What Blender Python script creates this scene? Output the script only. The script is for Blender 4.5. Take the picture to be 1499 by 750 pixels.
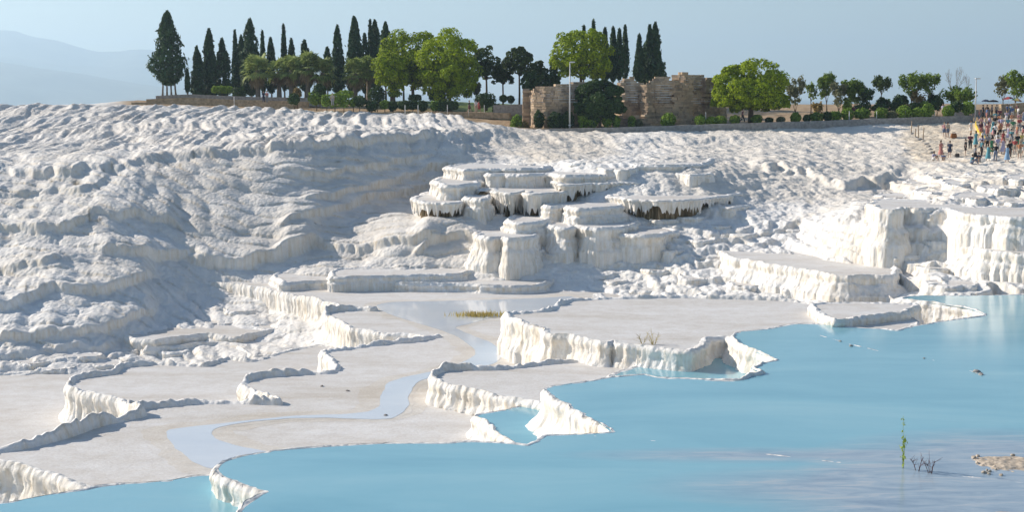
import bpy, bmesh, math, random
import numpy as np
from mathutils import Vector, Matrix
from mathutils.geometry import tessellate_polygon

for o in list(bpy.data.objects):
    bpy.data.objects.remove(o)
scene = bpy.context.scene
COL = scene.collection
rnd = random.Random(7)

# ------------------------------------------------------------------ camera, sky, sun, exposure
CAM_Z = 12.0            # eye height above the big pool (z = 0)
F = 2060.0              # focal length in photo pixels (1499 wide)
HORIZON = 140.0
PITCH = math.atan((375 - HORIZON) / F)
cam_data = bpy.data.cameras.new('camera')
cam_data.sensor_width = 36.0
cam_data.lens = 36.0 * F / 1499.0
cam_data.clip_start = 0.5
cam_data.clip_end = 60000.0
cam = bpy.data.objects.new('camera', cam_data)
cam.location = (0, 0, CAM_Z)
cam.rotation_euler = (math.pi / 2 - PITCH, 0, 0)
COL.objects.link(cam)
scene.camera = cam

SUN_EL = math.radians(26.0)
SUN_AZ = math.radians(66.0)      # to the left of straight ahead
world = bpy.data.worlds.new('World')
scene.world = world
world.use_nodes = True
wn = world.node_tree
bg = wn.nodes['Background']
sky = wn.nodes.new('ShaderNodeTexSky')
sky.sky_type = 'NISHITA'
sky.sun_disc = False
sky.sun_elevation = SUN_EL
sky.sun_rotation = -SUN_AZ
sky.altitude = 300
sky.air_density = 1.0
sky.dust_density = 0.3
sky.ozone_density = 1.5
wn.links.new(sky.outputs[0], bg.inputs[0])
bg.inputs[1].default_value = 0.085
sd = bpy.data.lights.new('sun', 'SUN')
sd.energy = 5.0
sd.angle = math.radians(0.6)
sd.color = (1.0, 0.895, 0.765)
sun = bpy.data.objects.new('sun', sd)
to_sun = Vector((-math.sin(SUN_AZ) * math.cos(SUN_EL), math.cos(SUN_AZ) * math.cos(SUN_EL), math.sin(SUN_EL)))
sun.rotation_euler = to_sun.to_track_quat('Z', 'Y').to_euler()
sun.location = (0, 0, 60)
COL.objects.link(sun)
vs = scene.view_settings
vs.view_transform = 'Standard'
vs.look = 'None'
vs.gamma = 1.0
vs.exposure = 0.40
vs.use_curve_mapping = False
cy = scene.cycles
cy.use_denoising = True
cy.max_bounces = 6
cy.diffuse_bounces = 3
cy.glossy_bounces = 3
cy.transmission_bounces = 4
cy.transparent_max_bounces = 8
cy.volume_bounces = 2
cy.caustics_reflective = False
cy.caustics_refractive = False

# ------------------------------------------------------------------ photo pixel -> world
CP, SP = math.cos(PITCH), math.sin(PITCH)
def ray(u, v):
    a = (u - 749.5) / F
    b = (375.0 - v) / F
    return Vector((a, CP + b * SP, -SP + b * CP))
def pt(u, v, d):
    r = ray(u, v)
    return Vector((r.x, r.y, r.z)) * (d / r.y) + Vector((0, 0, CAM_Z))
def pz(u, v, z):
    r = ray(u, v)
    t = (z - CAM_Z) / r.z
    return Vector((r.x * t, r.y * t, z))
def project(x, y, z):
    dz = z - CAM_Z
    depth = y * CP - dz * SP
    up = y * SP + dz * CP
    return 749.5 + F * x / depth, 375.0 - F * up / depth

# ------------------------------------------------------------------ numpy noise
def _h(ix, iy, iz=0, seed=0):
    with np.errstate(over='ignore'):
        n = np.asarray(ix).astype(np.uint32) * np.uint32(374761393)
        n = n + np.asarray(iy).astype(np.uint32) * np.uint32(668265263)
        n = n + np.uint32((iz * 2147483647 + seed * 974634777) & 0xFFFFFFFF)
        n = (n ^ (n >> np.uint32(13))) * np.uint32(1274126177)
        n = (n ^ (n >> np.uint32(16))) * np.uint32(2246822519)
        n = n ^ (n >> np.uint32(15))
    return (n & np.uint32(0xFFFFFF)).astype(np.float32) * np.float32(1 / 16777216.0)
def vnoise(x, y, seed=0):
    x = np.asarray(x, np.float32); y = np.asarray(y, np.float32)
    ix, iy = np.floor(x).astype(np.int32), np.floor(y).astype(np.int32)
    fx, fy = x - ix.astype(np.float32), y - iy.astype(np.float32)
    fx = fx * fx * fx * (fx * (fx * 6 - 15) + 10); fy = fy * fy * fy * (fy * (fy * 6 - 15) + 10)
    a, b = _h(ix, iy, 0, seed), _h(ix + 1, iy, 0, seed)
    c, d = _h(ix, iy + 1, 0, seed), _h(ix + 1, iy + 1, 0, seed)
    return ((a + (b - a) * fx) * (1 - fy) + (c + (d - c) * fx) * fy) * 2 - 1
def fbm(x, y, octv=4, seed=0, gain=0.5):
    s = 0; a = 1.0; t = 0
    for k in range(octv):
        s = s + a * vnoise(np.asarray(x) * 2 ** k + 13.7 * k, np.asarray(y) * 2 ** k - 7.1 * k, seed + k)
        t += a; a *= gain
    return s / t
def cell(x, y, seed=0):
    """F1 distance of 2-D cellular noise"""
    x = np.asarray(x, np.float32); y = np.asarray(y, np.float32)
    ix, iy = np.floor(x).astype(np.int32), np.floor(y).astype(np.int32)
    best = np.full(np.broadcast(x, y).shape, 9.0, np.float32)
    for dx in (-1, 0, 1):
        for dy in (-1, 0, 1):
            jx, jy = ix + dx, iy + dy
            px = (jx.astype(np.float32) - x) + (np.float32(0.15) + np.float32(0.7) * _h(jx, jy, 0, seed))
            py = (jy.astype(np.float32) - y) + (np.float32(0.15) + np.float32(0.7) * _h(jx, jy, 1, seed))
            np.minimum(best, px * px + py * py, out=best)
    return np.sqrt(best)
def dome(x, y, seed=0):
    d = cell(x, y, seed)
    return 1.0 - np.minimum(d * d * 1.3, 1.2)
def scales(x, y, seed=0, lean=0.55):
    """overlapping rounded scales: each cell swells towards its lower edge (small y), creases between"""
    x = np.asarray(x, np.float32); y = np.asarray(y, np.float32)
    ix, iy = np.floor(x).astype(np.int32), np.floor(y).astype(np.int32)
    best = np.full(np.broadcast(x, y).shape, 9.0, np.float32); rel = np.zeros_like(best)
    for dx in (-1, 0, 1):
        for dy in (-1, 0, 1):
            jx, jy = ix + dx, iy + dy
            px = (jx.astype(np.float32) - x) + (np.float32(0.15) + np.float32(0.7) * _h(jx, jy, 0, seed))
            py = (jy.astype(np.float32) - y) + (np.float32(0.15) + np.float32(0.7) * _h(jx, jy, 1, seed))
            d = px * px + py * py
            m = d < best
            best = np.where(m, d, best); rel = np.where(m, py, rel)
    return (1 - np.minimum(best * 1.35, 1.2)) * (1 + lean * np.clip(rel * 1.5, -1, 1))
def sstep(a, b, x):
    t = np.clip((x - a) / (b - a), 0, 1)
    return t * t * (3 - 2 * t)

# ------------------------------------------------------------------ object helpers
def link(o, parent=None):
    COL.objects.link(o)
    if parent is not None:
        o.parent = parent
    return o
def tag(o, label=None, cat=None, group=None, kind=None):
    if label: o['label'] = label
    if cat: o['category'] = cat
    if group: o['group'] = group
    if kind: o['kind'] = kind
    return o
def empty(name, loc=(0, 0, 0), rz=0.0):
    o = bpy.data.objects.new(name, None)
    o.empty_display_size = 0.2
    o.location = loc
    o.rotation_euler = (0, 0, rz)
    return link(o)
def np_mesh(name, co, faces, smooth=True):
    """co (n,3); faces (m,k) of equal size or list of lists"""
    me = bpy.data.meshes.new(name)
    co = np.ascontiguousarray(co, np.float32)
    me.vertices.add(len(co))
    me.vertices.foreach_set('co', co.ravel())
    if isinstance(faces, np.ndarray):
        faces = [faces]
    loops = np.concatenate([np.asarray(f, np.int32).ravel() for f in faces])
    tot = np.concatenate([np.full(len(f), np.asarray(f).shape[1], np.int32) for f in faces])
    start = np.concatenate([[0], np.cumsum(tot)[:-1]]).astype(np.int32)
    me.loops.add(len(loops))
    me.loops.foreach_set('vertex_index', loops.astype(np.int32))
    me.polygons.add(len(tot))
    me.polygons.foreach_set('loop_start', start)
    me.polygons.foreach_set('loop_total', tot)
    me.polygons.foreach_set('use_smooth', np.full(len(tot), smooth, bool))
    me.update(calc_edges=True)
    if len(co) < 300000:
        me.validate()
    return me
def mesh_obj(name, me, mat=None, parent=None):
    o = bpy.data.objects.new(name, me)
    if mat is not None and not me.materials:
        me.materials.append(mat)
    return link(o, parent)
class MB:
    """collects quads/tris for one mesh"""
    def __init__(self): self.v = []; self.f = []
    def box(self, c, s, rz=0.0, taper=1.0):
        cx, cy, cz = c; sx, sy, sz = s[0] / 2, s[1] / 2, s[2] / 2
        n = len(self.v); co, si = math.cos(rz), math.sin(rz)
        for z, t in ((-sz, 1.0), (sz, taper)):
            for x, y in ((-sx, -sy), (sx, -sy), (sx, sy), (-sx, sy)):
                x *= t; y *= t
                self.v.append((cx + x * co - y * si, cy + x * si + y * co, cz + z))
        self.f += [tuple(n + k for k in q) for q in ((3, 2, 1, 0), (4, 5, 6, 7), (0, 1, 5, 4), (1, 2, 6, 5), (2, 3, 7, 6), (3, 0, 4, 7))]
        return self
    def tube(self, pts, rad, n=8, cap=True):
        pts = [Vector(p) for p in pts]
        if not isinstance(rad, (list, tuple)): rad = [rad] * len(pts)
        base = len(self.v)
        for i, p in enumerate(pts):
            d = (pts[min(i + 1, len(pts) - 1)] - pts[max(i - 1, 0)]).normalized()
            a = d.orthogonal().normalized() if abs(d.z) < 0.99 else Vector((1, 0, 0))
            a = (a - d * a.dot(d)).normalized(); b = d.cross(a)
            for k in range(n):
                t = 2 * math.pi * k / n
                self.v.append(tuple(p + (a * math.cos(t) + b * math.sin(t)) * rad[i]))
        for i in range(len(pts) - 1):
            for k in range(n):
                k2 = (k + 1) % n
                self.f.append((base + i * n + k, base + i * n + k2, base + (i + 1) * n + k2, base + (i + 1) * n + k))
        if cap:
            self.f.append(tuple(base + k for k in reversed(range(n))))
            e = base + (len(pts) - 1) * n
            self.f.append(tuple(e + k for k in range(n)))
        return self
    def lathe(self, prof, n=12, loc=(0, 0, 0)):
        base = len(self.v)
        for r, z in prof:
            for k in range(n):
                t = 2 * math.pi * k / n
                self.v.append((loc[0] + r * math.cos(t), loc[1] + r * math.sin(t), loc[2] + z))
        for i in range(len(prof) - 1):
            for k in range(n):
                k2 = (k + 1) % n
                self.f.append((base + i * n + k, base + i * n + k2, base + (i + 1) * n + k2, base + (i + 1) * n + k))
        return self
    def mesh(self, name, smooth=False):
        me = bpy.data.meshes.new(name)
        me.from_pydata(self.v, [], self.f)
        if smooth:
            me.polygons.foreach_set('use_smooth', [True] * len(me.polygons))
        me.update()
        return me
    def build(self, name, mat=None, parent=None, smooth=False):
        return mesh_obj(name, self.mesh(name, smooth), mat, parent)
# ------------------------------------------------------------------ materials
MATS = {}
def new_mat(name):
    m = bpy.data.materials.new(name)
    m.use_nodes = True
    nt = m.node_tree
    b = nt.nodes['Principled BSDF']
    MATS[name] = m
    return m, nt, b
def nd(nt, typ, **kw):
    n = nt.nodes.new(typ)
    for k, v in kw.items():
        if k.startswith('i_'):
            key = k[2:]
            n.inputs[int(key) if key.isdigit() else key.replace('_', ' ')].default_value = v
        else:
            setattr(n, k, v)
    return n
def lk(nt, a, b): nt.links.new(a, b)
def ramp(nt, fac, stops):
    r = nt.nodes.new('ShaderNodeValToRGB')
    els = r.color_ramp.elements
    while len(els) < len(stops): els.new(0.5)
    for e, (p, c) in zip(els, stops):
        e.position = p
        e.color = (c[0], c[1], c[2], 1) if not isinstance(c, float) else (c, c, c, 1)
    lk(nt, fac, r.inputs[0])
    return r.outputs[0]
def mixc(nt, fac, a, b, typ='MIX'):
    m = nt.nodes.new('ShaderNodeMix'); m.data_type = 'RGBA'; m.blend_type = typ
    for s, val in ((m.inputs[0], fac), (m.inputs[6], a), (m.inputs[7], b)):
        if isinstance(val, (int, float)): s.default_value = val
        elif isinstance(val, tuple): s.default_value = (*val[:3], 1)
        else: lk(nt, val, s)
    return m.outputs[2]
def mapped(nt, scale, rot=(0, 0, 0), src='pos'):
    if src == 'pos':
        g = nt.nodes.new('ShaderNodeNewGeometry'); s = g.outputs['Position']
    else:
        g = nt.nodes.new('ShaderNodeTexCoord'); s = g.outputs['Object']
    mp = nt.nodes.new('ShaderNodeMapping')
    mp.inputs['Scale'].default_value = scale
    mp.inputs['Rotation'].default_value = rot
    lk(nt, s, mp.inputs[0])
    return mp.outputs[0]
def noise(nt, vec, scale, detail=4, rough=0.55, dist=0.0):
    n = nd(nt, 'ShaderNodeTexNoise')
    n.inputs['Scale'].default_value = scale; n.inputs['Detail'].default_value = detail
    n.inputs['Roughness'].default_value = rough; n.inputs['Distortion'].default_value = dist
    lk(nt, vec, n.inputs['Vector'])
    return n.outputs['Fac']
def bump(nt, height, strength, dist, prev=None):
    b = nd(nt, 'ShaderNodeBump')
    b.inputs['Strength'].default_value = strength; b.inputs['Distance'].default_value = dist
    lk(nt, height, b.inputs['Height'])
    if prev is not None: lk(nt, prev, b.inputs['Normal'])
    return b.outputs[0]
def simple(name, col, rough=0.8, var=0.12, scale=6.0, spec=0.3, metal=0.0, bumps=None, src='pos'):
    m, nt, b = new_mat(name)
    v = mapped(nt, (1, 1, 1), src=src)
    n = noise(nt, v, scale, 5)
    lo = tuple(max(0, c * (1 - var)) for c in col); hi = tuple(min(1, c * (1 + var)) for c in col)
    lk(nt, ramp(nt, n, [(0.3, lo), (0.7, hi)]), b.inputs['Base Color'])
    b.inputs['Roughness'].default_value = rough
    b.inputs['Specular IOR Level'].default_value = spec
    b.inputs['Metallic'].default_value = metal
    if bumps: lk(nt, bump(nt, n, bumps[0], bumps[1]), b.inputs['Normal'])
    return m

def travertine(name, wall=False, terrain=False):
    m, nt, b = new_mat(name)
    p = mapped(nt, (1, 1, 1))
    big = noise(nt, p, 0.16, 5, 0.6)
    mid = noise(nt, p, 1.3, 6, 0.6, 0.4)
    col = ramp(nt, big, [(0.32, (0.80, 0.775, 0.735)), (0.5, (0.835, 0.82, 0.795)), (0.68, (0.855, 0.85, 0.84))])
    stain_dark = ramp(nt, mid, [(0.50, (1, 1, 1)), (0.78, (0.93, 0.885, 0.815))])
    col = mixc(nt, 0.8, col, stain_dark, 'MULTIPLY')
    streak = noise(nt, mapped(nt, (2.2, 2.2, 0.18)), 1.6, 5, 0.65)
    if wall or terrain:
        g = nd(nt, 'ShaderNodeNewGeometry')
        sx = nd(nt, 'ShaderNodeSeparateXYZ'); lk(nt, g.outputs['True Normal'], sx.inputs[0])
        steep = ramp(nt, sx.outputs['Z'], [(0.35, (1, 1, 1)), (0.8, (0, 0, 0))])
        stcol = ramp(nt, streak, [(0.38, (1, 1, 1)), (0.54, (0.945, 0.905, 0.84)), (0.70, (0.80, 0.725, 0.61))])
        col = mixc(nt, steep, col, mixc(nt, 1.0, col, stcol, 'MULTIPLY'))
    if terrain:
        at = nd(nt, 'ShaderNodeAttribute'); at.attribute_name = 'zone'
        sp = nd(nt, 'ShaderNodeSeparateColor'); lk(nt, at.outputs['Color'], sp.inputs[0])
        n2 = noise(nt, p, 0.7, 6, 0.65)
        soil = ramp(nt, n2, [(0.3, (0.30, 0.20, 0.115)), (0.55, (0.44, 0.315, 0.19)), (0.75, (0.52, 0.42, 0.28))])
        grass = ramp(nt, n2, [(0.3, (0.07, 0.10, 0.02)), (0.6, (0.14, 0.19, 0.035)), (0.75, (0.24, 0.22, 0.08))])
        beige = ramp(nt, n2, [(0.3, (0.60, 0.50, 0.38)), (0.6, (0.72, 0.64, 0.52)), (0.8, (0.78, 0.73, 0.65))])
        col = mixc(nt, sp.outputs[2], col, beige)
        col = mixc(nt, sp.outputs[0], col, soil)
        col = mixc(nt, sp.outputs[1], col, grass)
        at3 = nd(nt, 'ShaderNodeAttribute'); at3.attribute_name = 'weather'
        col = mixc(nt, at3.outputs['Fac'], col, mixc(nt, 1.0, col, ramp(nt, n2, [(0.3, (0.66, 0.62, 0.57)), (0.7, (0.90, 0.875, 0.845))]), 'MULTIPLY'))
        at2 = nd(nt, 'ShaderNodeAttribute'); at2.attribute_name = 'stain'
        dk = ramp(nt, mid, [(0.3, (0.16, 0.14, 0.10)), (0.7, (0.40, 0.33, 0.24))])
        col = mixc(nt, at2.outputs['Fac'], col, dk)  # stains, plus hole shade put into the colour
    lk(nt, col, b.inputs['Base Color'])
    b.inputs['Roughness'].default_value = 0.75
    b.inputs['Specular IOR Level'].default_value = 0.25
    nb = bump(nt, mid, 0.35, 0.10)
    fine = noise(nt, p, 9.0, 5, 0.65)
    nb = bump(nt, fine, 0.75 if wall else 0.7, 0.05, nb)
    if wall or terrain:
        nb = bump(nt, streak, 0.4 if wall else 0.35, 0.12, nb)
        vo = nd(nt, 'ShaderNodeTexVoronoi'); vo.feature = 'SMOOTH_F1'
        vo.inputs['Scale'].default_value = 1.0; vo.inputs['Smoothness'].default_value = 0.35
        lk(nt, mapped(nt, (3.2, 3.2, 1.3)), vo.inputs['Vector'])
        inv = nd(nt, 'ShaderNodeMath', operation='SUBTRACT'); inv.inputs[0].default_value = 1.0
        lk(nt, vo.outputs['Distance'], inv.inputs[1])
        nb = bump(nt, inv.outputs[0], 0.75 if wall else 0.5, 0.12, nb)
    lk(nt, nb, b.inputs['Normal'])
    return m
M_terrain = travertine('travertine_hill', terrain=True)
M_wall = travertine('travertine_wall', wall=True)

def floor_mat(name, damp=False):
    m, nt, b = new_mat(name)
    p = mapped(nt, (1, 1, 1))
    ps = mapped(nt, (0.5, 1.6, 1))
    big = noise(nt, ps, 0.22, 6, 0.62, 0.6)
    col = ramp(nt, big, [(0.28, (0.655, 0.615, 0.56)), (0.46, (0.755, 0.735, 0.71)), (0.70, (0.83, 0.825, 0.82))])
    sp = noise(nt, p, 7.0, 6, 0.7)
    col = mixc(nt, 0.6, col, ramp(nt, sp, [(0.32, (0.80, 0.765, 0.72)), (0.6, (1, 1, 1))]), 'MULTIPLY')
    md_ = noise(nt, p, 1.1, 5, 0.65)
    col = mixc(nt, 0.7, col, ramp(nt, md_, [(0.33, (0.86, 0.83, 0.795)), (0.6, (1, 1, 1))]), 'MULTIPLY')
    if damp: col = mixc(nt, 1.0, col, (0.97, 0.945, 0.90), 'MULTIPLY')
    lk(nt, col, b.inputs['Base Color'])
    b.inputs['Roughness'].default_value = 0.7
    b.inputs['Specular IOR Level'].default_value = 0.3
    nb = bump(nt, sp, 0.7, 0.03)
    nb = bump(nt, noise(nt, ps, 1.6, 5, 0.6), 0.5, 0.08, nb)
    lk(nt, nb, b.inputs['Normal'])
    return m
M_floor = floor_mat('travertine_floor')
M_damp = floor_mat('travertine_damp', True)

def water_mat():
    m, nt, b = new_mat('milky_water')
    p = mapped(nt, (0.35, 1.0, 1))
    n = noise(nt, p, 0.22, 5, 0.6, 0.5)
    deep = ramp(nt, n, [(0.30, (0.185, 0.43, 0.535)), (0.5, (0.235, 0.49, 0.59)), (0.72, (0.30, 0.55, 0.63))])
    # shallow stretches where the bottom shows (centre u, v in the photo, half sizes in metres)
    tot = None
    for (su, sv, rx, ry, wgt) in ((1530, 690, 8.0, 6.0, 2.2), (1340, 715, 9.0, 3.0, 1.6), (1110, 668, 7.0, 1.2, 1.1), (1520, 765, 9.0, 3.0, 1.8)):
        c = pz(su, sv, 0)
        mp = nd(nt, 'ShaderNodeMapping', vector_type='TEXTURE')
        mp.inputs['Location'].default_value = (c.x, c.y, 0); mp.inputs['Scale'].default_value = (rx, ry, 50)
        g = nd(nt, 'ShaderNodeNewGeometry'); lk(nt, g.outputs['Position'], mp.inputs[0])
        gr = nd(nt, 'ShaderNodeTexGradient', gradient_type='SPHERICAL'); lk(nt, mp.outputs[0], gr.inputs[0])
        w_ = nd(nt, 'ShaderNodeMath', operation='MULTIPLY_ADD'); lk(nt, gr.outputs['Fac'], w_.inputs[0]); w_.inputs[1].default_value = wgt
        if tot is None: w_.inputs[2].default_value = 0.0
        else: lk(nt, tot, w_.inputs[2])
        tot = w_.outputs[0]
    n2 = noise(nt, mapped(nt, (0.5, 2.2, 1)), 0.8, 6, 0.65, 0.8)
    sh = ramp(nt, n2, [(0.3, (0.23, 0.32, 0.42)), (0.52, (0.36, 0.45, 0.53)), (0.74, (0.56, 0.57, 0.57))])
    ma = nd(nt, 'ShaderNodeMath', operation='MULTIPLY_ADD'); ma.use_clamp = True
    lk(nt, n2, ma.inputs[0]); ma.inputs[1].default_value = 1.4; ma.inputs[2].default_value = -0.7
    ad = nd(nt, 'ShaderNodeMath', operation='ADD'); ad.use_clamp = True
    lk(nt, tot, ad.inputs[0])
    mu = nd(nt, 'ShaderNodeMath', operation='MULTIPLY'); lk(nt, ma.outputs[0], mu.inputs[0]); lk(nt, tot, mu.inputs[1])
    lk(nt, mu.outputs[0], ad.inputs[1])
    lk(nt, mixc(nt, ad.outputs[0], deep, sh), b.inputs['Base Color'])
    b.inputs['Roughness'].default_value = 0.12
    b.inputs['IOR'].default_value = 1.33
    b.inputs['Specular IOR Level'].default_value = 0.5
    w = noise(nt, mapped(nt, (1.0, 2.6, 1)), 2.4, 4, 0.6)
    lk(nt, bump(nt, w, 0.16, 0.02), b.inputs['Normal'])
    return m
M_water = water_mat()
def shallow_mat():
    m, nt, b = new_mat('shallow_water')
    n = noise(nt, mapped(nt, (0.4, 1.2, 1)), 0.5, 4, 0.6)
    lk(nt, ramp(nt, n, [(0.3, (0.62, 0.67, 0.73)), (0.7, (0.70, 0.74, 0.78))]), b.inputs['Base Color'])
    b.inputs['Roughness'].default_value = 0.08
    b.inputs['IOR'].default_value = 1.33
    b.inputs['Specular IOR Level'].default_value = 0.5
    return m
M_shallow = shallow_mat()
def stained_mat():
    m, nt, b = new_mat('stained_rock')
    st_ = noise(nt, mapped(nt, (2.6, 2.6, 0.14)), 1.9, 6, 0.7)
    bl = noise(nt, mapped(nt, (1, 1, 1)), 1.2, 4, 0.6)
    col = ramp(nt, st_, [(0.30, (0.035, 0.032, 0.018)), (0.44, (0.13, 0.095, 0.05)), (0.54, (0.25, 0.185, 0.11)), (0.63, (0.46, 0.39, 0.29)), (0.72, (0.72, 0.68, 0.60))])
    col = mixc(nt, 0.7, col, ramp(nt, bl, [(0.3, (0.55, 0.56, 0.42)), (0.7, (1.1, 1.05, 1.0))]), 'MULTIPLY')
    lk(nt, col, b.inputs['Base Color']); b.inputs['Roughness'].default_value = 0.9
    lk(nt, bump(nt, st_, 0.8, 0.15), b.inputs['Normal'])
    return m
M_brown = stained_mat()
M_gravel = simple('gravel_crust', (0.52, 0.44, 0.35), 0.9, 0.35, 5.0, bumps=(0.9, 0.08))
# ------------------------------------------------------------------ hillside terrain
def pchip(x, y, xi):
    x = np.asarray(x, float); y = np.asarray(y, float)
    h = np.diff(x); dl = np.diff(y) / h
    d = np.zeros(len(x))
    for k in range(1, len(x) - 1):
        if dl[k - 1] * dl[k] > 0:
            w1, w2 = 2 * h[k] + h[k - 1], h[k] + 2 * h[k - 1]
            d[k] = (w1 + w2) / (w1 / dl[k - 1] + w2 / dl[k])
    d[0], d[-1] = dl[0], dl[-1]
    i = np.clip(np.searchsorted(x, xi) - 1, 0, len(x) - 2)
    t = (np.clip(xi, x[0], x[-1]) - x[i]) / h[i]
    return ((2 * t**3 - 3 * t**2 + 1) * y[i] + (t**3 - 2 * t**2 + t) * h[i] * d[i]
            + (-2 * t**3 + 3 * t**2) * y[i + 1] + (t**3 - t**2) * h[i] * d[i + 1])
# per azimuth: (photo row, distance) of toe, bench, face foot, face middle, ledge, upper slope, ridge
KN = {
 -600: [(560, 86), (470, 95), (400, 103), (330, 112), (262, 124), (205, 158), (166, 192)],
 0:    [(540, 88), (460, 96), (395, 104), (335, 112), (258, 124), (205, 158), (160, 195)],
 130:  [(530, 90), (450, 98), (385, 106), (320, 113), (246, 125), (202, 158), (156, 200)],
 270:  [(490, 98), (450, 104), (396, 109), (310, 117), (230, 128), (195, 160), (157, 203)],
 400: [(470, 100.5), (420, 107), (385, 111), (305, 119), (220, 130), (193, 163), (163, 202)],
 520: [(440, 102), (408, 107), (372, 113), (298, 125), (212, 134), (192, 166), (168, 197)],
 640:  [(432, 103), (392, 108.5), (338, 113), (300, 131), (208, 141), (192, 168), (171, 193)],
 740: [(430, 102), (398, 106), (345, 112), (282, 126), (230, 141), (203, 165), (188, 179)],
 850: [(432, 101), (398, 105.5), (345, 111), (284, 121), (236, 130.5), (212, 160), (192, 179)],
 1000: [(434, 98), (398, 103.5), (352, 109), (296, 117.6), (241, 128.5), (213, 160), (189, 181)],
 1150: [(437, 94), (398, 101), (352, 108.5), (297, 120), (246, 135), (213, 162), (185, 183)],
 1300: [(440, 90), (378, 97), (306, 100), (285, 118), (240, 141), (210, 163), (180, 185)],
 1400: [(432, 86), (372, 95), (300, 98.7), (268, 115), (240, 136), (208, 160), (178, 187)],
 1499: [(431, 86), (376, 95), (305, 98.7), (262, 115), (237, 136), (205, 160), (172, 190)],
 2100: [(431, 86), (372, 95), (316, 99), (257, 115), (232, 136), (200, 160), (168, 192)],
}
us = sorted(KN)
cols = np.concatenate([np.arange(-420, -30, 8.0), np.arange(-30, 1530, 2.35), np.arange(1530, 1930, 8.0)])
dd = np.array([[k[1] for k in KN[u]] for u in us], float)
zz = np.array([[pt(u, k[0], k[1]).z for k in KN[u]] for u in us])
KD = np.stack([pchip(us, dd[:, k], cols) for k in range(7)], 1)
KZ = np.stack([pchip(us, zz[:, k], cols) for k in range(7)], 1)
rows = np.concatenate([np.arange(26, 80, 0.9), np.arange(80, 126, 0.098), np.arange(126, 162, 0.14), np.arange(162, 215, 0.27),
                       np.arange(215, 330, 1.6), np.arange(330, 900, 15)])
leftness = 1 - sstep(620, 760, cols)
Z0 = np.zeros((len(rows), len(cols)))
dG = KD[:, 6]
for j in range(len(cols)):
    kd, kz = KD[j], KZ[j]
    L = leftness[j]
    x = [20, min(80, kd[0] - 5), *kd, kd[6] + 14, 232, 262, 335, 480, 1000]
    y = [-7, min(kz[0] - 1.3, -2.5), *kz, kz[6] + 0.8, 11.0 * L + 10.3 * (1 - L), 10.9 * L + 10.3 * (1 - L), 9.8, -40, -130]
    far_l = 1 - float(sstep(120, 215, cols[j]))      # beyond the steps the hill just rolls over
    for k_, zl in ((-6, kz[6] + 0.15), (-5, 8.6), (-4, 7.2), (-3, 4.0)):
        y[k_] = y[k_] * (1 - far_l) + zl * far_l
    Z0[:, j] = pchip(x, y, rows)
ctan = (cols - 749.5) / F / 0.9955
D, Cc = np.meshgrid(rows, ctan, indexing='ij')
X, Y, Z = Cc * D, D.copy(), Z0
U, V = project(X, Y, Z)
dGm = np.broadcast_to(dG, D.shape)
hillm = 1 - sstep(dGm - 3, dGm + 4, D)              # 1 on the white hill, 0 on the plateau

# broad undulation, then steps of the cascades (real little terraces, quantised heights)
Z = Z + hillm * sstep(84, 100, D) * (0.45 * fbm(X / 14, Y / 14, 3, 3))
def steps(Z, S, warp, sharp):
    f = Z / S + warp
    k = np.floor(f); t = f - k
    t = np.where(t < sharp, 0.10 * t / sharp, 0.10 + 0.90 * sstep(sharp, 1.0, t))
    return (k + t - warp) * S
wobble = fbm(X / 5.0, Y / 7.0, 4, 11)
scal = dome(X / 1.5 + 0.5 * wobble, Y / 2.4, 21)
mid_w = sstep(800, 960, U) * sstep(300, 345, V) * hillm
flut = dome(X / 0.55, Y / 3.5, 24)
Z = Z + mid_w * (steps(Z, 0.62, 1.5 * wobble + 0.40 * scal + 0.15 * flut, 0.70) - Z) * 0.95
cur_w = sstep(1215, 1300, U + 0.10 * (V - 300)) * sstep(238, 256, V + 6 * wobble) * hillm
fl2 = dome(X / 0.7, Y / 4.0, 25)
Zc = steps(Z, 1.15, 1.0 * wobble + 0.30 * scal + 0.16 * fl2, 0.68)
Z = Z + cur_w * (Zc - Z) * 0.92
up_w = sstep(1000, 1100, U) * (1 - cur_w) * (1 - mid_w) * hillm * sstep(195, 215, V)
Z = Z + up_w * (steps(Z, 0.8, 1.2 * wobble + 0.6 * scal, 0.5) - Z) * 0.35
lo_w = (1 - sstep(200, 300, U)) * sstep(470, 520, V) * hillm
Z = Z + lo_w * (steps(Z, 0.5, 1.2 * wobble + 0.4 * scal, 0.7) - Z) * 0.7
U, V = project(X, Y, Z)

def normals(X, Y, Z):
    P = np.stack([X, Y, Z], -1)
    a = np.gradient(P, axis=0); b = np.gradient(P, axis=1)
    n = np.cross(b, a)
    return n / np.linalg.norm(n, axis=-1, keepdims=True)
N = normals(X, Y, Z)
for ax in (0, 1):      # soften the field of directions
    N = (N + np.roll(N, 2, ax) + np.roll(N, -2, ax) + np.roll(N, 5, ax) + np.roll(N, -5, ax))
N /= np.linalg.norm(N, axis=-1, keepdims=True)

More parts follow.
